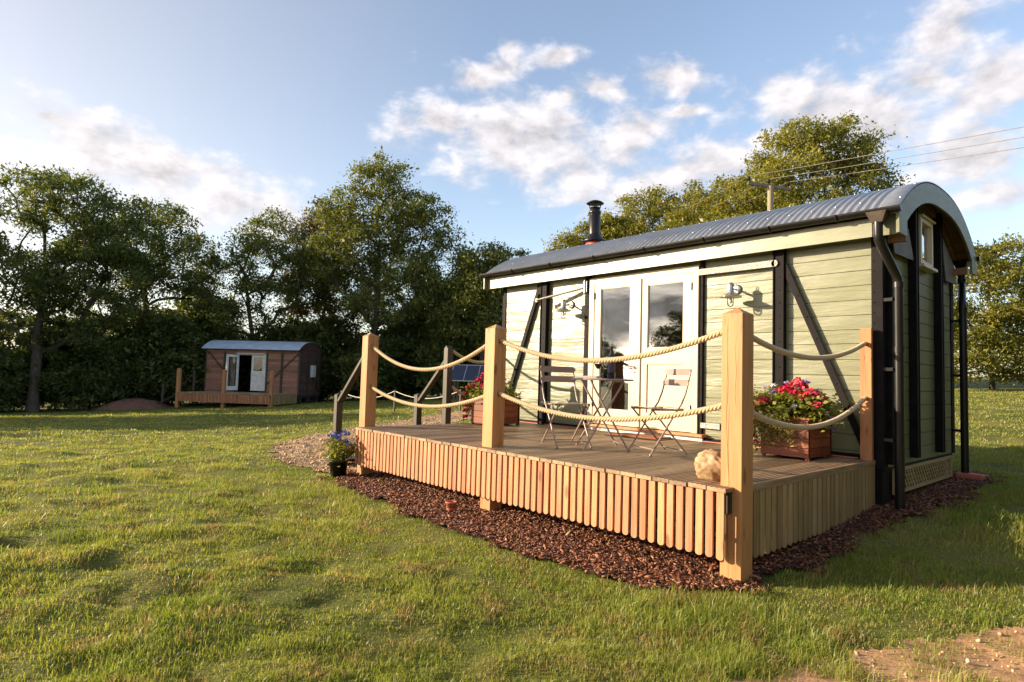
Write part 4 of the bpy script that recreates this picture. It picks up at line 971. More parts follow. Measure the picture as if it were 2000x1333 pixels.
MB().lathe([(.0001, 0), (.036, 0), (.038, .01), (.038, .19), (.034, .215), (.015, .25), (.014, .30), (.016, .302), (.016, .312), (.0001, .312)], n=24).build('bottle_glass', simple('dark_bottle', (.012, .010, .02), .08), t)
MB().lathe([(.0385, .06), (.0385, .15)], n=24).build('bottle_label', simple('bottle_paper', (.06, .05, .09), .6), t)
t = thing('wine_glass', 'stemmed glass of red wine on the bistro table', 'glass', (-1.97, -1.74, tz+.001))
MB().lathe([(.0001, 0), (.034, .001), (.03, .003), (.005, .008), (.004, .085), (.018, .097), (.038, .13), (.040, .155), (.033, .195)], n=24).build('goblet', MAT['clear'], t)
MB().lathe([(.0001, .092), (.017, .099), (.036, .130), (.037, .143), (.0001, .143)], n=20).build('red_wine', simple('red_wine_liquid', (.06, .004, .008), .1), t)
m = MB(); M5 = Matrix.Rotation(R(20), 4, 'Z'); m.box(-.11, .11, -.075, .075, .001, .010, M5, .002); m.box(-.105, .10, -.07, .07, .0105, .020, M5 @ Matrix.Rotation(R(3), 4, 'X'), .002)
o = m.build('folded_paper', simple('paper', (.42, .38, .33), .7)); o.location = (-2.12, -1.70, tz+.001); tag(o, 'folded grey papers lying on the left side of the bistro table', 'papers')
t = thing('doormat', 'rust brown coir doormat with black edging before the cream doors', 'doormat', (-2.50, -.32, HD), R(2))
MB().box(-.37, .37, -.20, .20, .002, .012, bev=.003).build('rubber_edge', MAT['black_pl'], t)
MB().box(-.33, .33, -.165, .165, .0121, .024, bev=.003).build('coir_pile', simple('coir', (.30, .11, .05), .9, 0, .4, 60, .006, .2, 120), t)
# ------------------------------------------------------------------ rock
bm = bmesh.new(); bmesh.ops.create_icosphere(bm, subdivisions=5, radius=1.0); rr = random.Random(4)
P = np.array([v.co[:] for v in bm.verts]); lobes = [(Vector([rr.gauss(0, 1) for _ in range(3)]).normalized(), rr.uniform(.2, .34), rr.uniform(.35, .6)) for _ in range(6)]
for v in bm.verts:
    d = v.co.normalized(); r = 1.0
    for (c, a, w) in lobes: r -= a*math.exp(-((1-d.dot(c))/(w*w*.5)))
    n_ = float(vnoise(d.x*5+9, d.y*5+d.z*4, 41)-.5)*.14+float(vnoise(d.x*13+3, d.y*13+d.z*11, 42)-.5)*.03
    p = d*(r+n_); v.co = Vector((p.x*.150, p.y*.115, max(p.z*.120, -.085)))
me = bpy.data.meshes.new('rock'); bm.to_mesh(me); bm.free(); o = bpy.data.objects.new('rock', me); COL.objects.link(o)
for p_ in me.polygons: p_.use_smooth = True
mm, ntr, bb, oo = new_mat('pale_flint_rock'); vv = tcoord(ntr); nn = noise(ntr, vv, 14.0, 7.0, .65)
setp(ntr, bb, Base_Color=ramp(ntr, nn, [(.30, (.10, .06, .035)), (.42, (.26, .155, .07)), (.55, (.40, .28, .155)), (.75, (.48, .37, .24))]), Roughness=.7); bump(ntr, bb, nn, .008, .8); me.materials.append(mm)
o.location = (-.35, -2.42, HD+.083); tag(o, 'knobbly pale orange rock on the deck beside the near corner post', 'rock')
# ------------------------------------------------------------------ planters and flowers
def planter(loc, rz, label):
    t = thing('wooden_planter', label, 'planter', loc, rz, 'brown timber planters'); w, d, h = .22, .26, .385
    m = MB()
    for k in range(4):
        z0 = .025+k*.085; z1 = z0+.082
        m.box(-w, w, -d, -d+.02, z0, z1, bev=.002); m.box(-w, w, d-.02, d, z0, z1, bev=.002); m.box(-w, -w+.02, -d+.0205, d-.0205, z0, z1, bev=.002); m.box(w-.02, w, -d+.0205, d-.0205, z0, z1, bev=.002)
    for x in (-w-.010, w-.035):
        for y in (-d-.010, d-.035): m.box(x+.02 if x < 0 else x, x+.045 if x < 0 else x+.035, y+.02 if y < 0 else y, y+.045 if y < 0 else y+.035, .0, .36)
    m.build('side_boards', MAT['planter'], t)
    m = MB(); m.box(-w-.015, w+.015, -d-.015, -d+.035, .362, h, bev=.003); m.box(-w-.015, w+.015, d-.035, d+.015, .362, h, bev=.003); m.box(-w-.015, -w+.035, -d+.0355, d-.0355, .362, h, bev=.003); m.box(w-.035, w+.015, -d+.0355, d-.0355, .362, h, bev=.003); m.build('rim', MAT['planter'], t)
    MB().box(-w+.02, w-.02, -d+.02, d-.02, .30, .33).build('potting_soil', MAT['mulch_bed'], t)
planter((-.595, -.475, HD), 0, 'reddish brown timber planter at the right end of the deck, spilling trailing stems')
planter((-4.64, -.76, HD), 0, 'reddish brown timber planter at the left end of the deck, half behind the middle post')
def leaves_np(C_, n, rad, size, wid=.5, tilt=.8):
    """n rhombic leaves round each centre of C_ (k,3); rad (3,)"""
    k = len(C_); c = np.repeat(C_, n, 0); c = c+g.normal(0, 1, c.shape)*np.asarray(rad); X, Y, Z = rotm(len(c), tilt)
    s = (size*g.lognormal(0, .28, len(c)))[:, None]; b = Z*s*.12
    V = np.stack([c-X*s*.5, c+Y*s*wid*.5+b, c+X*s*.5, c-Y*s*wid*.5+b], 1)
    return V.reshape(-1, 3)
def quads(V): return np.arange(len(V)).reshape(-1, 4)
def flowers(loc, label, blooms, fol, trail, seed):
    """fol: list of (centre, radius, n); blooms: list of (x,y,z,r,mat)"""
    t = thing('flowering_plants', label, 'flowers', loc, 0)
    V = np.concatenate([leaves_np(np.array([c]), int(n*1.35), (r[0]*1.1, r[1]*1.1, r[2]*1.12), .040, .75) for c, r, n in fol]); np_mesh('foliage', V, quads(V), MAT['foliage'], t)
    if trail:
        P_ = []; 
        for (x, y, z, n) in trail:
            for _ in range(n):
                x0 = x+g.normal(0, .05); y0 = y+g.normal(0, .03); L = g.uniform(.12, .36); dx = g.normal(0, .35)
                for k in range(26):
                    u = k/25; P_.append((x0+dx*u*L+g.normal(0, .004), y0-.03*math.sin(u*2)-abs(g.normal(0, .006)), z+.03*math.sin(u*3)-u*u*L))
        V = leaves_np(np.array(P_), 1, (.003, .003, .003), .030, .32); np_mesh('trailing_stems', V, quads(V), MAT['trail'], t)
    stems = MB()
    by = {}
    for (x, y, z, r, mt) in blooms: by.setdefault(mt, []).append((x, y, z, r)); stems.tube([(x*.7, y*.7, .34), (x*.95, y*.95, (z+.34)/2+.03), (x, y, z)], .0025, 5)
    stems.build('stems', MAT['foliage'], t)
    for mt, L in by.items():
        for (x, y, z, r) in L:
            r *= 1.2
            n = int(34*(r/.045)**1.2)+8; d = g.normal(0, 1, (n, 3)); d /= np.linalg.norm(d, axis=1)[:, None]; d[:, 2] = np.abs(d[:, 2])*1.0-.25
            c = np.array([(x, y, z)])+d*r*g.uniform(.6, 1, (n, 1)); V = leaves_np(c, 1, (0, 0, 0), r*.62, .95, 1.2); np_mesh('bloom', V, quads(V), MAT[mt], t)
bl = [(-.02, -.20, .62, .05, 'pink'), (.0, -.14, .655, .04, 'pink'), (.05, -.1, .70, .042, 'salmon'), (.09, -.12, .665, .05, 'pink'), (.12, -.08, .70, .03, 'purple'), (.07, -.22, .60, .045, 'pink'),
      (.16, -.20, .565, .055, 'pink'), (.21, -.14, .585, .045, 'pink'), (.25, -.12, .55, .05, 'pink'), (.27, -.2, .50, .04, 'pink'), (.23, -.05, .63, .022, 'purple'),
      (-.20, -.28, .50, .055, 'salmon'), (-.26, -.26, .47, .045, 'salmon'), (-.15, -.30, .52, .035, 'pink'), (-.10, -.25, .60, .025, 'purple'), (-.08, -.27, .57, .022, 'purple'), (.10, -.29, .47, .022, 'purple'), (.11, -.29, .49, .016, 'pale'),
      (-.28, -.2, .37, .035, 'pink'), (-.30, -.22, .31, .035, 'salmon'), (-.31, -.24, .24, .03, 'pink'), (-.29, -.25, .17, .032, 'pink'), (-.26, -.26, .12, .03, 'pink'), (-.02, -.3, .40, .028, 'pink'),
      (-.16, -.12, .66, .025, 'pale'), (-.24, -.14, .64, .022, 'pale'), (-.20, -.1, .62, .02, 'purple'), (-.05, -.1, .69, .022, 'pale'), (.30, -.1, .42, .028, 'pale'), (.31, -.02, .38, .03, 'pale'), (.33, .0, .28, .02, 'purple'), (-.24, .1, .60, .04, 'pink'), (.1, .12, .6, .05, 'pink'), (-.05, .2, .58, .05, 'salmon')]
fo = [((0, -.08, .47), (.13, .13, .055), 1300), ((-.17, -.14, .49), (.07, .09, .055), 600), ((.17, -.05, .46), (.075, .12, .05), 520), ((.27, .0, .40), (.04, .09, .06), 170), ((-.27, -.16, .40), (.035, .07, .09), 260), ((.05, -.15, .56), (.12, .09, .04), 300), ((-.29, -.18, .24), (.02, .05, .07), 90)]
flowers((-.595, -.475, HD), 'crimson geraniums and violet petunias overflowing the planter at the right end of the deck', bl, fo, [(-.10, -.30, .44, 60), (-.03, -.30, .44, 50), (-.17, -.29, .42, 34)], 1)
bl2 = [(-.20, -.26, .52, .05, 'pink'), (-.26, -.22, .46, .045, 'pink'), (-.10, -.24, .60, .05, 'pink'), (-.30, -.24, .50, .05, 'salmon'), (-.34, -.24, .42, .05, 'pink'), (-.36, -.26, .33, .045, 'pink'), (-.33, -.27, .25, .05, 'salmon'), (-.35, -.26, .17, .045, 'pink'), (-.33, -.27, .09, .04, 'pink'), (-.06, -.2, .68, .04, 'pink'),
       (.05, -.26, .53, .05, 'pink'), (.12, -.24, .56, .035, 'purple'), (.16, -.2, .52, .04, 'pink'), (-.22, -.15, .60, .03, 'pale'), (-.3, -.12, .58, .03, 'pale'), (.20, -.15, .50, .03, 'salmon'), (-.02, .0, .65, .05, 'pink'), (-.18, -.1, .63, .045, 'pink')]
fo2 = [((0, -.06, .46), (.12, .12, .05), 900), ((-.2, -.16, .44), (.07, .07, .06), 420), ((.18, -.08, .47), (.06, .09, .05), 300), ((-.33, -.22, .30), (.03, .04, .09), 200), ((.30, -.02, .42), (.06, .06, .03), 90), ((.38, .0, .44), (.05, .05, .02), 40)]
flowers((-4.64, -.76, HD), 'crimson geraniums in the planter at the left end of the deck', bl2, fo2, None, 2)
px_, py_ = -5.12, -2.86; gz = float(ground(px_, py_))
t = thing('flower_pot', 'black plastic pot at the foot of the deck steps', 'pot', (px_, py_, gz))
MB().lathe([(.0001, 0), (.085, 0), (.112, .19), (.122, .192), (.122, .215), (.112, .215), (.105, .18), (.0001, .18)], n=28).build('pot_body', MAT['black_pl'], t)
MB().lathe([(.0001, .195), (.105, .195)], n=20).build('pot_soil', MAT['mulch_bed'], t)
bl3 = [(x_, y_, z_, .032, 'blue') for x_, y_, z_ in [(-.16, -.02, .47), (-.10, -.08, .50), (-.04, -.05, .53), (.02, -.10, .51), (.08, -.04, .51), (.13, -.07, .47), (.17, 0, .45), (-.20, .02, .43), (.0, .05, .55), (.06, .06, .53), (.18, .04, .41), (-.08, .06, .5)]]
flowers((px_, py_, gz), 'blue hydrangea like blooms with green leaves in the black pot by the steps', bl3, [((0, 0, .36), (.085, .085, .06), 420), ((0, 0, .28), (.05, .05, .05), 160)], None, 3)
# a small clay pot lying by the middle post, and a flat stone
t = MB(); t.lathe([(.0001, 0), (.035, 0), (.05, .07), (.055, .072), (.055, .085), (.045, .085), (.04, .01)], n=20); o = t.build('clay_pot', MAT['terracotta']); o.location = (-2.74, -2.90, float(ground(-2.74, -2.9))+.03); tag(o, 'small terracotta pot on the bark beside the foot of the middle post', 'pot')
MB_ = MB().box(-.13, .13, -.09, .09, -.03, .05, bev=.012); o = MB_.build('brick', MAT['terracotta']); o.location = (.17, 2.42, float(ground(.17, 2.42))+.03); tag(o, 'red brick under the far downpipe', 'brick')
# ------------------------------------------------------------------ far small things
def pole():
    x, y = -10.78, 20.62; z0 = float(base_z(x, y)); t = thing('utility_pole', 'wooden utility pole with crossarm and insulators behind the green wagon', 'utility pole', (x, y, z0)); H = 10.35-z0
    MB().tube([(0, 0, -.3), (0, 0, H)], [.16, .125], 14).build('pole', MAT['post_grey'], t)
    A = Vector((-.70, -.75, H+.12)); B_ = Vector((.62, .66, H-.13)); MB().bar(A, B_, .10, .13, (0, 0, 1), .005).build('crossarm', MAT['grey_board'], t)
    for u in (.03, .5, .96):
        p = A.lerp(B_, u); MB().lathe([(.015, .05), (.015, .16), (.055, .17), (.06, .24), (.035, .25), (.05, .27), (.045, .33), (.0001, .34)], p, 12).build('insulator', MAT['black'], t)
    return [Vector((x, y, z0))+A.lerp(B_, u)+Vector((0, 0, .34)) for u in (.03, .5, .96)]
MAT['post_grey'] = wood('weathered_pole_timber', (.20, .155, .10), (.36, .29, .19), 'z', .7, False, .1, True, .003)
tops = pole()
right = [(-.86, 13.87, 8.35), (-.87, 13.88, 8.08), (-.87, 13.9, 7.81)]; left = [(-28.1, 31.05, 13.15), (-28.0, 31.2, 12.75), (-27.9, 31.3, 12.3)]
for k, (p, r_, l_) in enumerate(zip(tops, right, left)):
    m = MB()
    r_ = Vector(r_); d = (r_-p); e = p+d*2.6
    for a, b_, sg in ((p, e, .15), (p, Vector(l_), .5)):
        m.tube([a.lerp(b_, i/24)-Vector((0, 0, sg*4*(i/24)*(1-i/24))) for i in range(25)], .010, 5)
    o = m.build('overhead_wire', MAT['grey_board'], fix=False); tag(o, ('topmost', 'middle', 'lowest')[k]+' of the three overhead wires crossing the sky from the utility pole', 'wire', 'overhead wires')
t = thing('solar_panel', 'dark tilted solar panel on a frame beyond the left end of the deck', 'solar panel', (-16.75, 8.7, float(base_z(-16.75, 8.7))), R(41))
Mx = Matrix.Translation((0, 0, 1.35)) @ Matrix.Rotation(R(40), 4, 'X')
m = MB(); m.box(-1.1, 1.1, -.5, .5, -.03, 0, Mx); m.build('panel_frame', MAT['steel'], t)
m = MB()
for k in range(4): m.box(-1.07+k*.54, -.56+k*.54, -.46, .46, .001, .006, Mx)
m.build('photovoltaic_cells', simple('solar_cells', (.010, .014, .035), .12), t)
m = MB()
for x in (-.9, .9):
    for y, z in ((-.3, 1.1), (.3, 1.5)): m.box(x-.03, x+.03, y-.03, y+.03, -.1, z)
m.build('support_leg', MAT['dark_wood'], t)
t = thing('cord_fence', 'low white cord slung between thin stakes on the far lawn', 'fence')
pts = [(-21.5, 5.3), (-17.8, 5.6), (-14.6, 6.2)]
for i, (x, y) in enumerate(pts): z = float(base_z(x, y)); MB().box(x-.025, x+.025, y-.025, y+.025, z-.1, z+.80).build('stake', MAT['dark_wood'], t)
for a, b_ in zip(pts[:-1], pts[1:]):
    za, zb_ = float(base_z(*a))+.76, float(base_z(*b_))+.76; A, B_ = Vector((*a, za)), Vector((*b_, zb_)); MB().tube([A.lerp(B_, i/16)-Vector((0, 0, 1.1*(i/16)*(1-i/16))) for i in range(17)], .016, 5).build('cord', MAT['white_rope'], t)
x, y = -35.2, 0.6; z = float(base_z(x, y))
bm_ = bmesh.new(); m = MB()
for i in range(18):
    for j in range(7): pass
vs = []; K = 26; J = 8
for i in range(K+1):
    for j in range(J+1):
        u = -1+2*i/K; v = -1+2*j/J; h = .62*max(0, 1-abs(u)**2.5)*max(0, 1-v*v)+.06*(float(vnoise(u*6, v*5, 51))-.5); vs.append((u*1.7, v*1.1, h*.9-.03))
m.add(vs, [(i*(J+1)+j, (i+1)*(J+1)+j, (i+1)*(J+1)+j+1, i*(J+1)+j+1) for i in range(K) for j in range(J)], True)
o = m.build('soil_mound', simple('red_earth', (.24, .12, .085), .9, 0, .3, 5, .03, .2, 20)); o.location = (x, y, z); o.rotation_euler = (0, 0, R(60)); tag(o, 'low heap of reddish earth left of the far deck steps', 'soil heap')
bm_.free()
# ------------------------------------------------------------------ trees
def skeleton(trunk, tips, seed, r_tip=.014, expo=.46, seg=.55, wob=.10):
    """grow branches: every tip is joined to the nearest suitable point of what already stands"""
    rn = np.random.default_rng(seed); pos = [np.array(p, float) for p in trunk]; par = [-1]+list(range(len(trunk)-1)); cnt = [0]*len(pos)
    order = sorted(range(len(tips)), key=lambda i: np.hypot(*(tips[i][:2]-pos[-1][:2]))*.6+tips[i][2]*.5)
    for i in order:
        tp = tips[i]; P_ = np.array(pos); d = P_-tp; dist = np.linalg.norm(d, axis=1)
        cost = dist+np.maximum(0, d[:, 2]+.35*np.hypot(d[:, 0], d[:, 1]))*2.2
        cost[:2] += 6
        k = int(np.argmin(cost)); a = P_[k]; L = dist[k]; n = max(1, int(L/seg)); last = k
        ctrl = a*.5+tp*.5+np.array([0, 0, .12*L])
        for s in range(1, n+1):
            u = s/n; p = (1-u)**2*a+2*u*(1-u)*ctrl+u*u*tp
            if s < n: p = p+rn.normal(0, wob, 3)*min(1, L/2)
            pos.append(p); par.append(last); cnt.append(0); last = len(pos)-1
        q = last
        while q >= 0: cnt[q] += 1; q = par[q]
    return pos, par, cnt
def tree_mesh(seed, H, crown, ncl, nleaf, leaf, leafm, trunkr=.17, lean=(0, 0), base_clear=.3, clr=.62, expo=.46, stems=1, drop=.9):
    """crown: ellipsoids (x,y,z,rx,ry,rz) in metres; returns list of (name, mesh-object)"""
    rn = np.random.default_rng(seed); tips = []
    w = np.array([c[3]*c[4]*c[5] for c in crown])**.75; w /= w.sum()
    tries = 0
    while len(tips) < ncl and tries < 60000:
        tries += 1; c = crown[rn.choice(len(crown), p=w)]; d = rn.normal(0, 1, 3); d /= np.linalg.norm(d); r = rn.uniform(.25, 1)**.45
        p = np.array([c[0]+d[0]*r*c[3], c[1]+d[1]*r*c[4], c[2]+d[2]*r*c[5]])
        if p[2] < .4: continue
        if all(np.linalg.norm(p-q) > clr*.78 for q in tips[-400:]): tips.append(p)
    trunk = []; top = np.array([lean[0], lean[1], H*.62])
    for k in range(9):
        u = k/8; trunk.append(top*u+np.array([rn.normal(0, .05)*k/4, rn.normal(0, .05)*k/4, 0])-np.array([0, 0, .15 if k == 0 else 0]))
    pos, par, cnt = skeleton(trunk, tips, seed)
    m = MB()
    ch = {}
    for i, p in enumerate(par): ch.setdefault(p, []).append(i)
    mx = max(cnt)
    rad = lambda c, z: max(.012, trunkr*(max(c, 1)/mx)**expo)
    todo = [(0, None)]
    while todo:                                    # chains of nodes become tubes
        s, pr = todo.pop(); chain = [s] if pr is None else [pr, s]
        while True:
            k = ch.get(chain[-1], [])
            if not k: break
            k = sorted(k, key=lambda i: -cnt[i]); 
            for o_ in k[1:]: todo.append((o_, chain[-1]))
            chain.append(k[0])
        rs = [rad(cnt[c], 0) for c in chain]
        if pr is not None: rs[0] = rs[1]
        if chain[0] == 0: rs[0] *= 1.35
        m.tube([pos[c] for c in chain], rs, 7 if rs[0] > .05 else 5, cap=False)
    T = np.array(tips); n = nleaf
    scal = rn.uniform(.65, 1.25, (len(T), 1)); c = np.repeat(T, n, 0); off = rn.normal(0, 1, c.shape)*np.array([clr*.52, clr*.52, clr*.32])*np.repeat(scal, n, 0)
    # sprays hang outwards and down from each clump
    c = c+off; c[:, 2] -= np.hypot(off[:, 0], off[:, 1])*.25*drop
    keep = c[:, 2] > .15; c = c[keep]
    a = rn.uniform(0, 2*np.pi, len(c)); tl = np.abs(rn.normal(.45, .5, len(c))); X = np.stack([np.cos(a)*np.cos(tl), np.sin(a)*np.cos(tl), -np.sin(tl)], -1)
    Y = np.cross(X, rn.normal(0, 1, X.shape)+np.array([0, 0, 1.2])); Y /= np.linalg.norm(Y, axis=1)[:, None]; Z = np.cross(X, Y)
    s = (leaf*rn.lognormal(0, .3, len(c)))[:, None]
    V = np.stack([c-X*s*.5, c+Y*s*.23+Z*s*.06, c+X*s*.5, c-Y*s*.23+Z*s*.06], 1).reshape(-1, 3)
    return m, V
def tree(loc, label, seed, H, crown, ncl=150, nleaf=120, leaf=.21, lm='leaf_dark', rz=0.0, group='tall trees along the edge of the field', cat='tree', name='ash_tree', **k):
    z = float(base_z(loc[0], loc[1])); t = thing(name, label, cat, (loc[0], loc[1], z), rz, group)
    m, V = tree_mesh(seed, H, crown, ncl, nleaf, leaf, lm, **k)
    m.build('trunk', MAT['bark'], t, fix=False); np_mesh('crown', V, quads(V), MAT[lm], t)
    return t
# crowns are described in a frame whose x runs to the right as seen from the deck, y away
VR = math.atan2(R_.y, R_.x)
cr_wide = [(0, 0, 8.3, 4.2, 3.0, 3.4), (3.2, 0, 8.6, 2.2, 2.0, 2.0), (-2.2, 0, 6.2, 2.6, 2.4, 2.4), (2.4, .3, 6.6, 2.6, 2.3, 2.5), (.4, 0, 10.3, 2.2, 1.9, 1.7), (1.2, 0, 4.2, 2.4, 2.0, 1.2)]
cr_tall = [(0, 0, 9.5, 2.5, 2.2, 3.0), (-2.2, 0, 9.0, 1.5, 1.5, 2.2), (1.9, 0, 8.3, 2.3, 2.1, 2.6), (-1.6, 0, 8.0, 2.0, 2.0, 2.8), (3.2, .2, 6.4, 1.9, 1.8, 2.4), (-.3, 0, 11.6, 1.5, 1.4, 1.6), (1.0, 0, 5.2, 2.9, 2.0, 1.5)]
cr_open = [(0, 0, 8.4, 2.5, 2.3, 2.6), (-2.6, 0, 7.0, 2.3, 2.0, 1.9), (1.9, .3, 7.6, 1.8, 1.8, 2.0), (-.2, 0, 10.2, 1.7, 1.6, 1.4), (-1.4, 0, 5.0, 2.3, 1.8, 1.1)]
LB = (-37.2, -5.2)
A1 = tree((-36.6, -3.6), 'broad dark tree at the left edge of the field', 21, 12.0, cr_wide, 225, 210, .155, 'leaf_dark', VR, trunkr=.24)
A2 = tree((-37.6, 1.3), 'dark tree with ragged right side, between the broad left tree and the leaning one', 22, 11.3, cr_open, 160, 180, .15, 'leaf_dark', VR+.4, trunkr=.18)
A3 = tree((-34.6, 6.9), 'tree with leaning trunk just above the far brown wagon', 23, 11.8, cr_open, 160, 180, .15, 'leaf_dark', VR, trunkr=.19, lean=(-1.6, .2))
A4 = tree((-34.6, 10.4), 'narrow tree with browning leaves left of the tallest tree', 24, 12.6, [(0, 0, 9.3, 1.9, 1.8, 2.7), (-1.0, 0, 6.8, 1.8, 1.7, 2.4), (1.2, 0, 6.2, 1.7, 1.6, 2.4), (.2, 0, 11.3, 1.1, 1.1, 1.1)], 160, 200, .15, 'leaf_brown', VR, trunkr=.16)
A5 = tree((-29.2, 11.1), 'tallest tree with several upright stems in the middle of the treeline', 25, 13.6, cr_tall, 240, 195, .145, 'leaf_mid', VR, trunkr=.20)
A6 = tree((-24.3, 15.0), 'lower dense tree beside the left end of the green wagon roof', 26, 8.6, [(0, 0, 5.2, 2.0, 1.8, 2.6), (1.0, 0, 6.5, 1.2, 1.2, 1.4), (-1.2, 0, 4.2, 1.6, 1.5, 1.8)], 125, 210, .15, 'leaf_mid', VR, trunkr=.13)
G2 = 'sunlit trees behind the green wagon'
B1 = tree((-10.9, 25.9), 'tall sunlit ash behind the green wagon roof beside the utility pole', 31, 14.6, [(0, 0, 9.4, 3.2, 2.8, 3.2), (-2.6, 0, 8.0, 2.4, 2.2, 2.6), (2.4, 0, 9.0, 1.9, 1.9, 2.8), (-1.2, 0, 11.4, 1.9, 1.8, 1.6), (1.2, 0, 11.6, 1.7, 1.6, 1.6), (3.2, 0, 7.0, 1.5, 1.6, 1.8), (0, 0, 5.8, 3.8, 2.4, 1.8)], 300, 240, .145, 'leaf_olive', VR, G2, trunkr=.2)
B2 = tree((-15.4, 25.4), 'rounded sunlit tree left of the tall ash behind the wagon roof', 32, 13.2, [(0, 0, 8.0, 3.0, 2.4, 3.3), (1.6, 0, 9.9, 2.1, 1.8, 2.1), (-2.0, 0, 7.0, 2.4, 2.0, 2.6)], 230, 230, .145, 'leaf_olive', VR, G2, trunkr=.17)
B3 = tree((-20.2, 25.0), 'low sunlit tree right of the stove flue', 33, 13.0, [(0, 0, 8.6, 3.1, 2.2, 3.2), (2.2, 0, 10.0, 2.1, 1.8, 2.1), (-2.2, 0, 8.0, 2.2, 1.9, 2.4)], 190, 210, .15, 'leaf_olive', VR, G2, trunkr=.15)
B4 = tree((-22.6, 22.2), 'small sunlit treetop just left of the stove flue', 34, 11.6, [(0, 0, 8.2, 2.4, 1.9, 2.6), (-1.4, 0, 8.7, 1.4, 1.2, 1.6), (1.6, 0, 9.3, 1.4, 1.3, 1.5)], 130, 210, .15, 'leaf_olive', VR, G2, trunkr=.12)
G3 = 'bushy trees at the right edge of the field'
thick = [(0, 0, 4.4, 2.5, 2.0, 2.5), (-1.8, -.2, 2.6, 1.8, 1.6, 2.1), (1.9, -.2, 2.8, 2.0, 1.7, 2.2), (.3, -.8, 1.5, 2.6, 1.3, 1.2), (.4, 0, 5.7, 1.5, 1.3, 1.2)]
C1 = tree((-4.2, 28.6), 'bushy tree in leaf down to the grass beside the right end of the wagon', 41, 7.4, thick, 220, 230, .13, 'leaf_olive', VR, G3, trunkr=.10, clr=.58, name='hedgerow_tree')
C2 = tree((-.6, 31.2), 'bushy tree at the right edge of the photo, level with the hedge', 42, 7.6, thick, 220, 230, .13, 'leaf_olive', VR+1.0, G3, trunkr=.10, clr=.58, name='hedgerow_tree')
def again(src, loc, rz, label, s=1.0, group=None, sz=None):
    c = copy_tree(src); c.location = (loc[0], loc[1], float(base_z(*loc))); c.rotation_euler = (0, 0, rz); c.scale = (s, s, sz or s); tag(c, label, None, group or src.get('group')); return c
again(C1, (3.6, 33.5), VR+2.1, 'bushy tree beyond the right edge of the photo', 1.0)
again(C2, (-8.4, 28.2), VR+3.0, 'bushy tree hidden behind the middle of the green wagon', .95)
again(C1, (-13.4, 27.4), VR+4.2, 'bushy tree hidden behind the left half of the green wagon', 1.0)
again(A2, (-41.0, -8.8), VR+2.2, 'dark tree off the left edge of the photo beside the broad one', 1.0)
again(A3, (-33.4, 15.4), VR+2.9, 'dark tree behind the tallest tree on its left', .85)
again(A2, (-28.6, 17.8), VR+1.1, 'dark tree behind the tallest tree on its right', .80)
A5.scale = (1.08, 1.08, 1.12); A1.scale = (1.05, 1, 1.05); A2.scale = (1.05, 1.05, 1.08); A6.scale = (1.05, 1.05, 1.12); A4.scale = (1.05, 1, 1.04)
B1.scale = (1.05, 1.05, 1.08); B2.scale = (1.08, 1, 1.08); B3.scale = (1.08, 1, 1.08)
# undergrowth: dense dark shrubs shutting the foot of the treeline
G4 = 'dark shrubs under the treeline'
sh = [(0, 0, 2.2, 2.3, 1.5, 1.9), (-1.6, 0, 1.4, 1.5, 1.2, 1.3), (1.6, 0, 1.6, 1.5, 1.3, 1.5)]
S1 = tree((-38.2, -6.4), 'dense dark shrub at the left edge of the photo', 51, 4.2, sh, 120, 170, .20, 'leaf_dark', VR, G4, trunkr=.05, clr=.55, name='shrub', cat='shrub')
S2 = tree((-37.4, -2.6), 'dense dark shrub under the broad left tree', 52, 4.6, [(0, 0, 2.6, 1.9, 1.5, 2.3), (1.5, 0, 1.8, 1.5, 1.3, 1.6), (-1.5, 0, 2.0, 1.3, 1.2, 1.7)], 120, 170, .20, 'leaf_dark', VR, G4, trunkr=.05, clr=.55, name='shrub', cat='shrub')
names = ['far left', 'left of the earth heap', 'behind the earth heap', 'behind the left end of the far deck', 'behind the left half of the brown wagon', 'behind the doors of the brown wagon', 'behind the right end of the brown wagon', 'right of the brown wagon', 'left of the near deck post', 'between the rope posts', 'behind the solar panel', 'beside the left end of the green wagon']
p0, p1 = np.array((-38.4, -1.0)), np.array((-25.6, 16.6))
for i, nme in enumerate(names):
    u = i/(len(names)-1); p = p0*(1-u)+p1*u; off = 1.5 if i % 2 else 0.0
    if 2 < i < 8: off += 1.8
    again(S1 if i % 2 else S2, (p[0]-off*.74, p[1]+off*.67), VR+i*1.7, 'dense dark shrub '+nme, .95+.12*((i*7) % 5)/4, sz=(.85+.3*((i*3) % 4)/3)*(1.25 if i in (0, 1, 9, 10, 11) else 1))
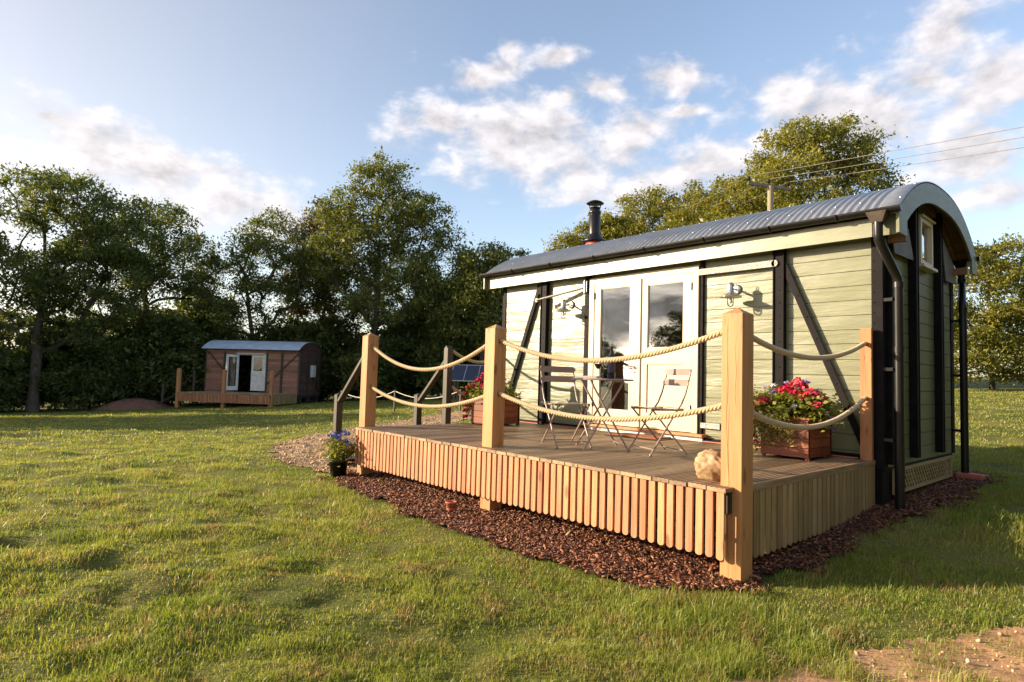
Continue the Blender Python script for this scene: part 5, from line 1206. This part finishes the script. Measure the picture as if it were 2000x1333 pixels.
for i in range(7):
    u = i/6; again(S2 if i % 2 else S1, (-42.5+u*13+.3, .5+u*17.5), VR+i*2.3, 'taller dark shrub in the second row, %s' % ('at its left end', 'second from its left end', 'third from its left end', 'in its middle', 'third from its right end', 'second from its right end', 'at its right end')[i], 1.2, sz=1.1)
again(S2, (-39.2, 4.6), 2.2, 'dark shrub closing the gap above the left end of the brown wagon', 1.3, sz=1.5)
for i, (x, y, sz_) in enumerate(((-41.5, -4.5, 1.15), (-43.0, -8.0, 1.3), (-39.5, -9.8, 1.1), (-44, -1.5, 1.4))): again(S1 if i % 2 else S2, (x, y), VR+i*2.9, 'dark shrub closing the gap at the left edge, %s' % ('nearest the broad tree', 'outermost', 'foremost', 'rearmost')[i], 1.15, sz=sz_)
# trees outside the left edge: they throw the long evening shadows over the far lawn
G5 = 'trees beyond the left edge of the photo'
for i, (x, y, s) in enumerate(((-33.5, -14.5, .75), (-34.5, -19.0, .74), (-35.0, -23.5, .78), (-38.5, -17.0, .85), (-35.2, -27.0, .80), (-40, -23.0, .9))):
    again((A1, A4, A3, A5, A2, A6)[i], (x, y), 1.1*i, 'tree outside the left edge, number %s from the field corner' % ('one', 'two', 'three', 'four', 'five', 'six')[i], s, G5)
again(C2, (8.5, 36), 2.2, 'bushy tree farther right along the hedge beyond the frame', 1.1); again(C1, (14.5, 34.5), .6, 'bushy tree at the far right corner of the field beyond the frame', 1.25)
# unseen bushy trees added right of the wagon to darken its shaded end
for i, (x, y, s) in enumerate(((8.2, 1.0, .95), (9.4, 6.0, 1.05), (9.0, 11.5, 1.1), (9.8, -4.0, 1.0), (13.5, 3.5, 1.4), (13, 9.5, 1.35))):
    again(C1 if i % 2 else C2, (x, y), 1.3*i, 'unseen bushy tree added to shade the wagon end, %s' % ('level with its near corner', 'level with its far corner', 'beyond its far corner', 'nearest the viewer', 'second row, nearer', 'second row, farther')[i], s, 'unseen trees added beyond the right edge')
# far side of the field, mirrored in the door panes
for i in range(12):
    a = R(196+i*8.5); r_ = 62+5*math.sin(i*2.3); again((A1, A5, A3, A4)[i % 4], (-3+r_*math.cos(a), r_*math.sin(a)), i*1.9, 'distant tree across the field behind the viewer, mirrored in the doors', .85 if i % 2 else .7, 'trees mirrored in the door panes')
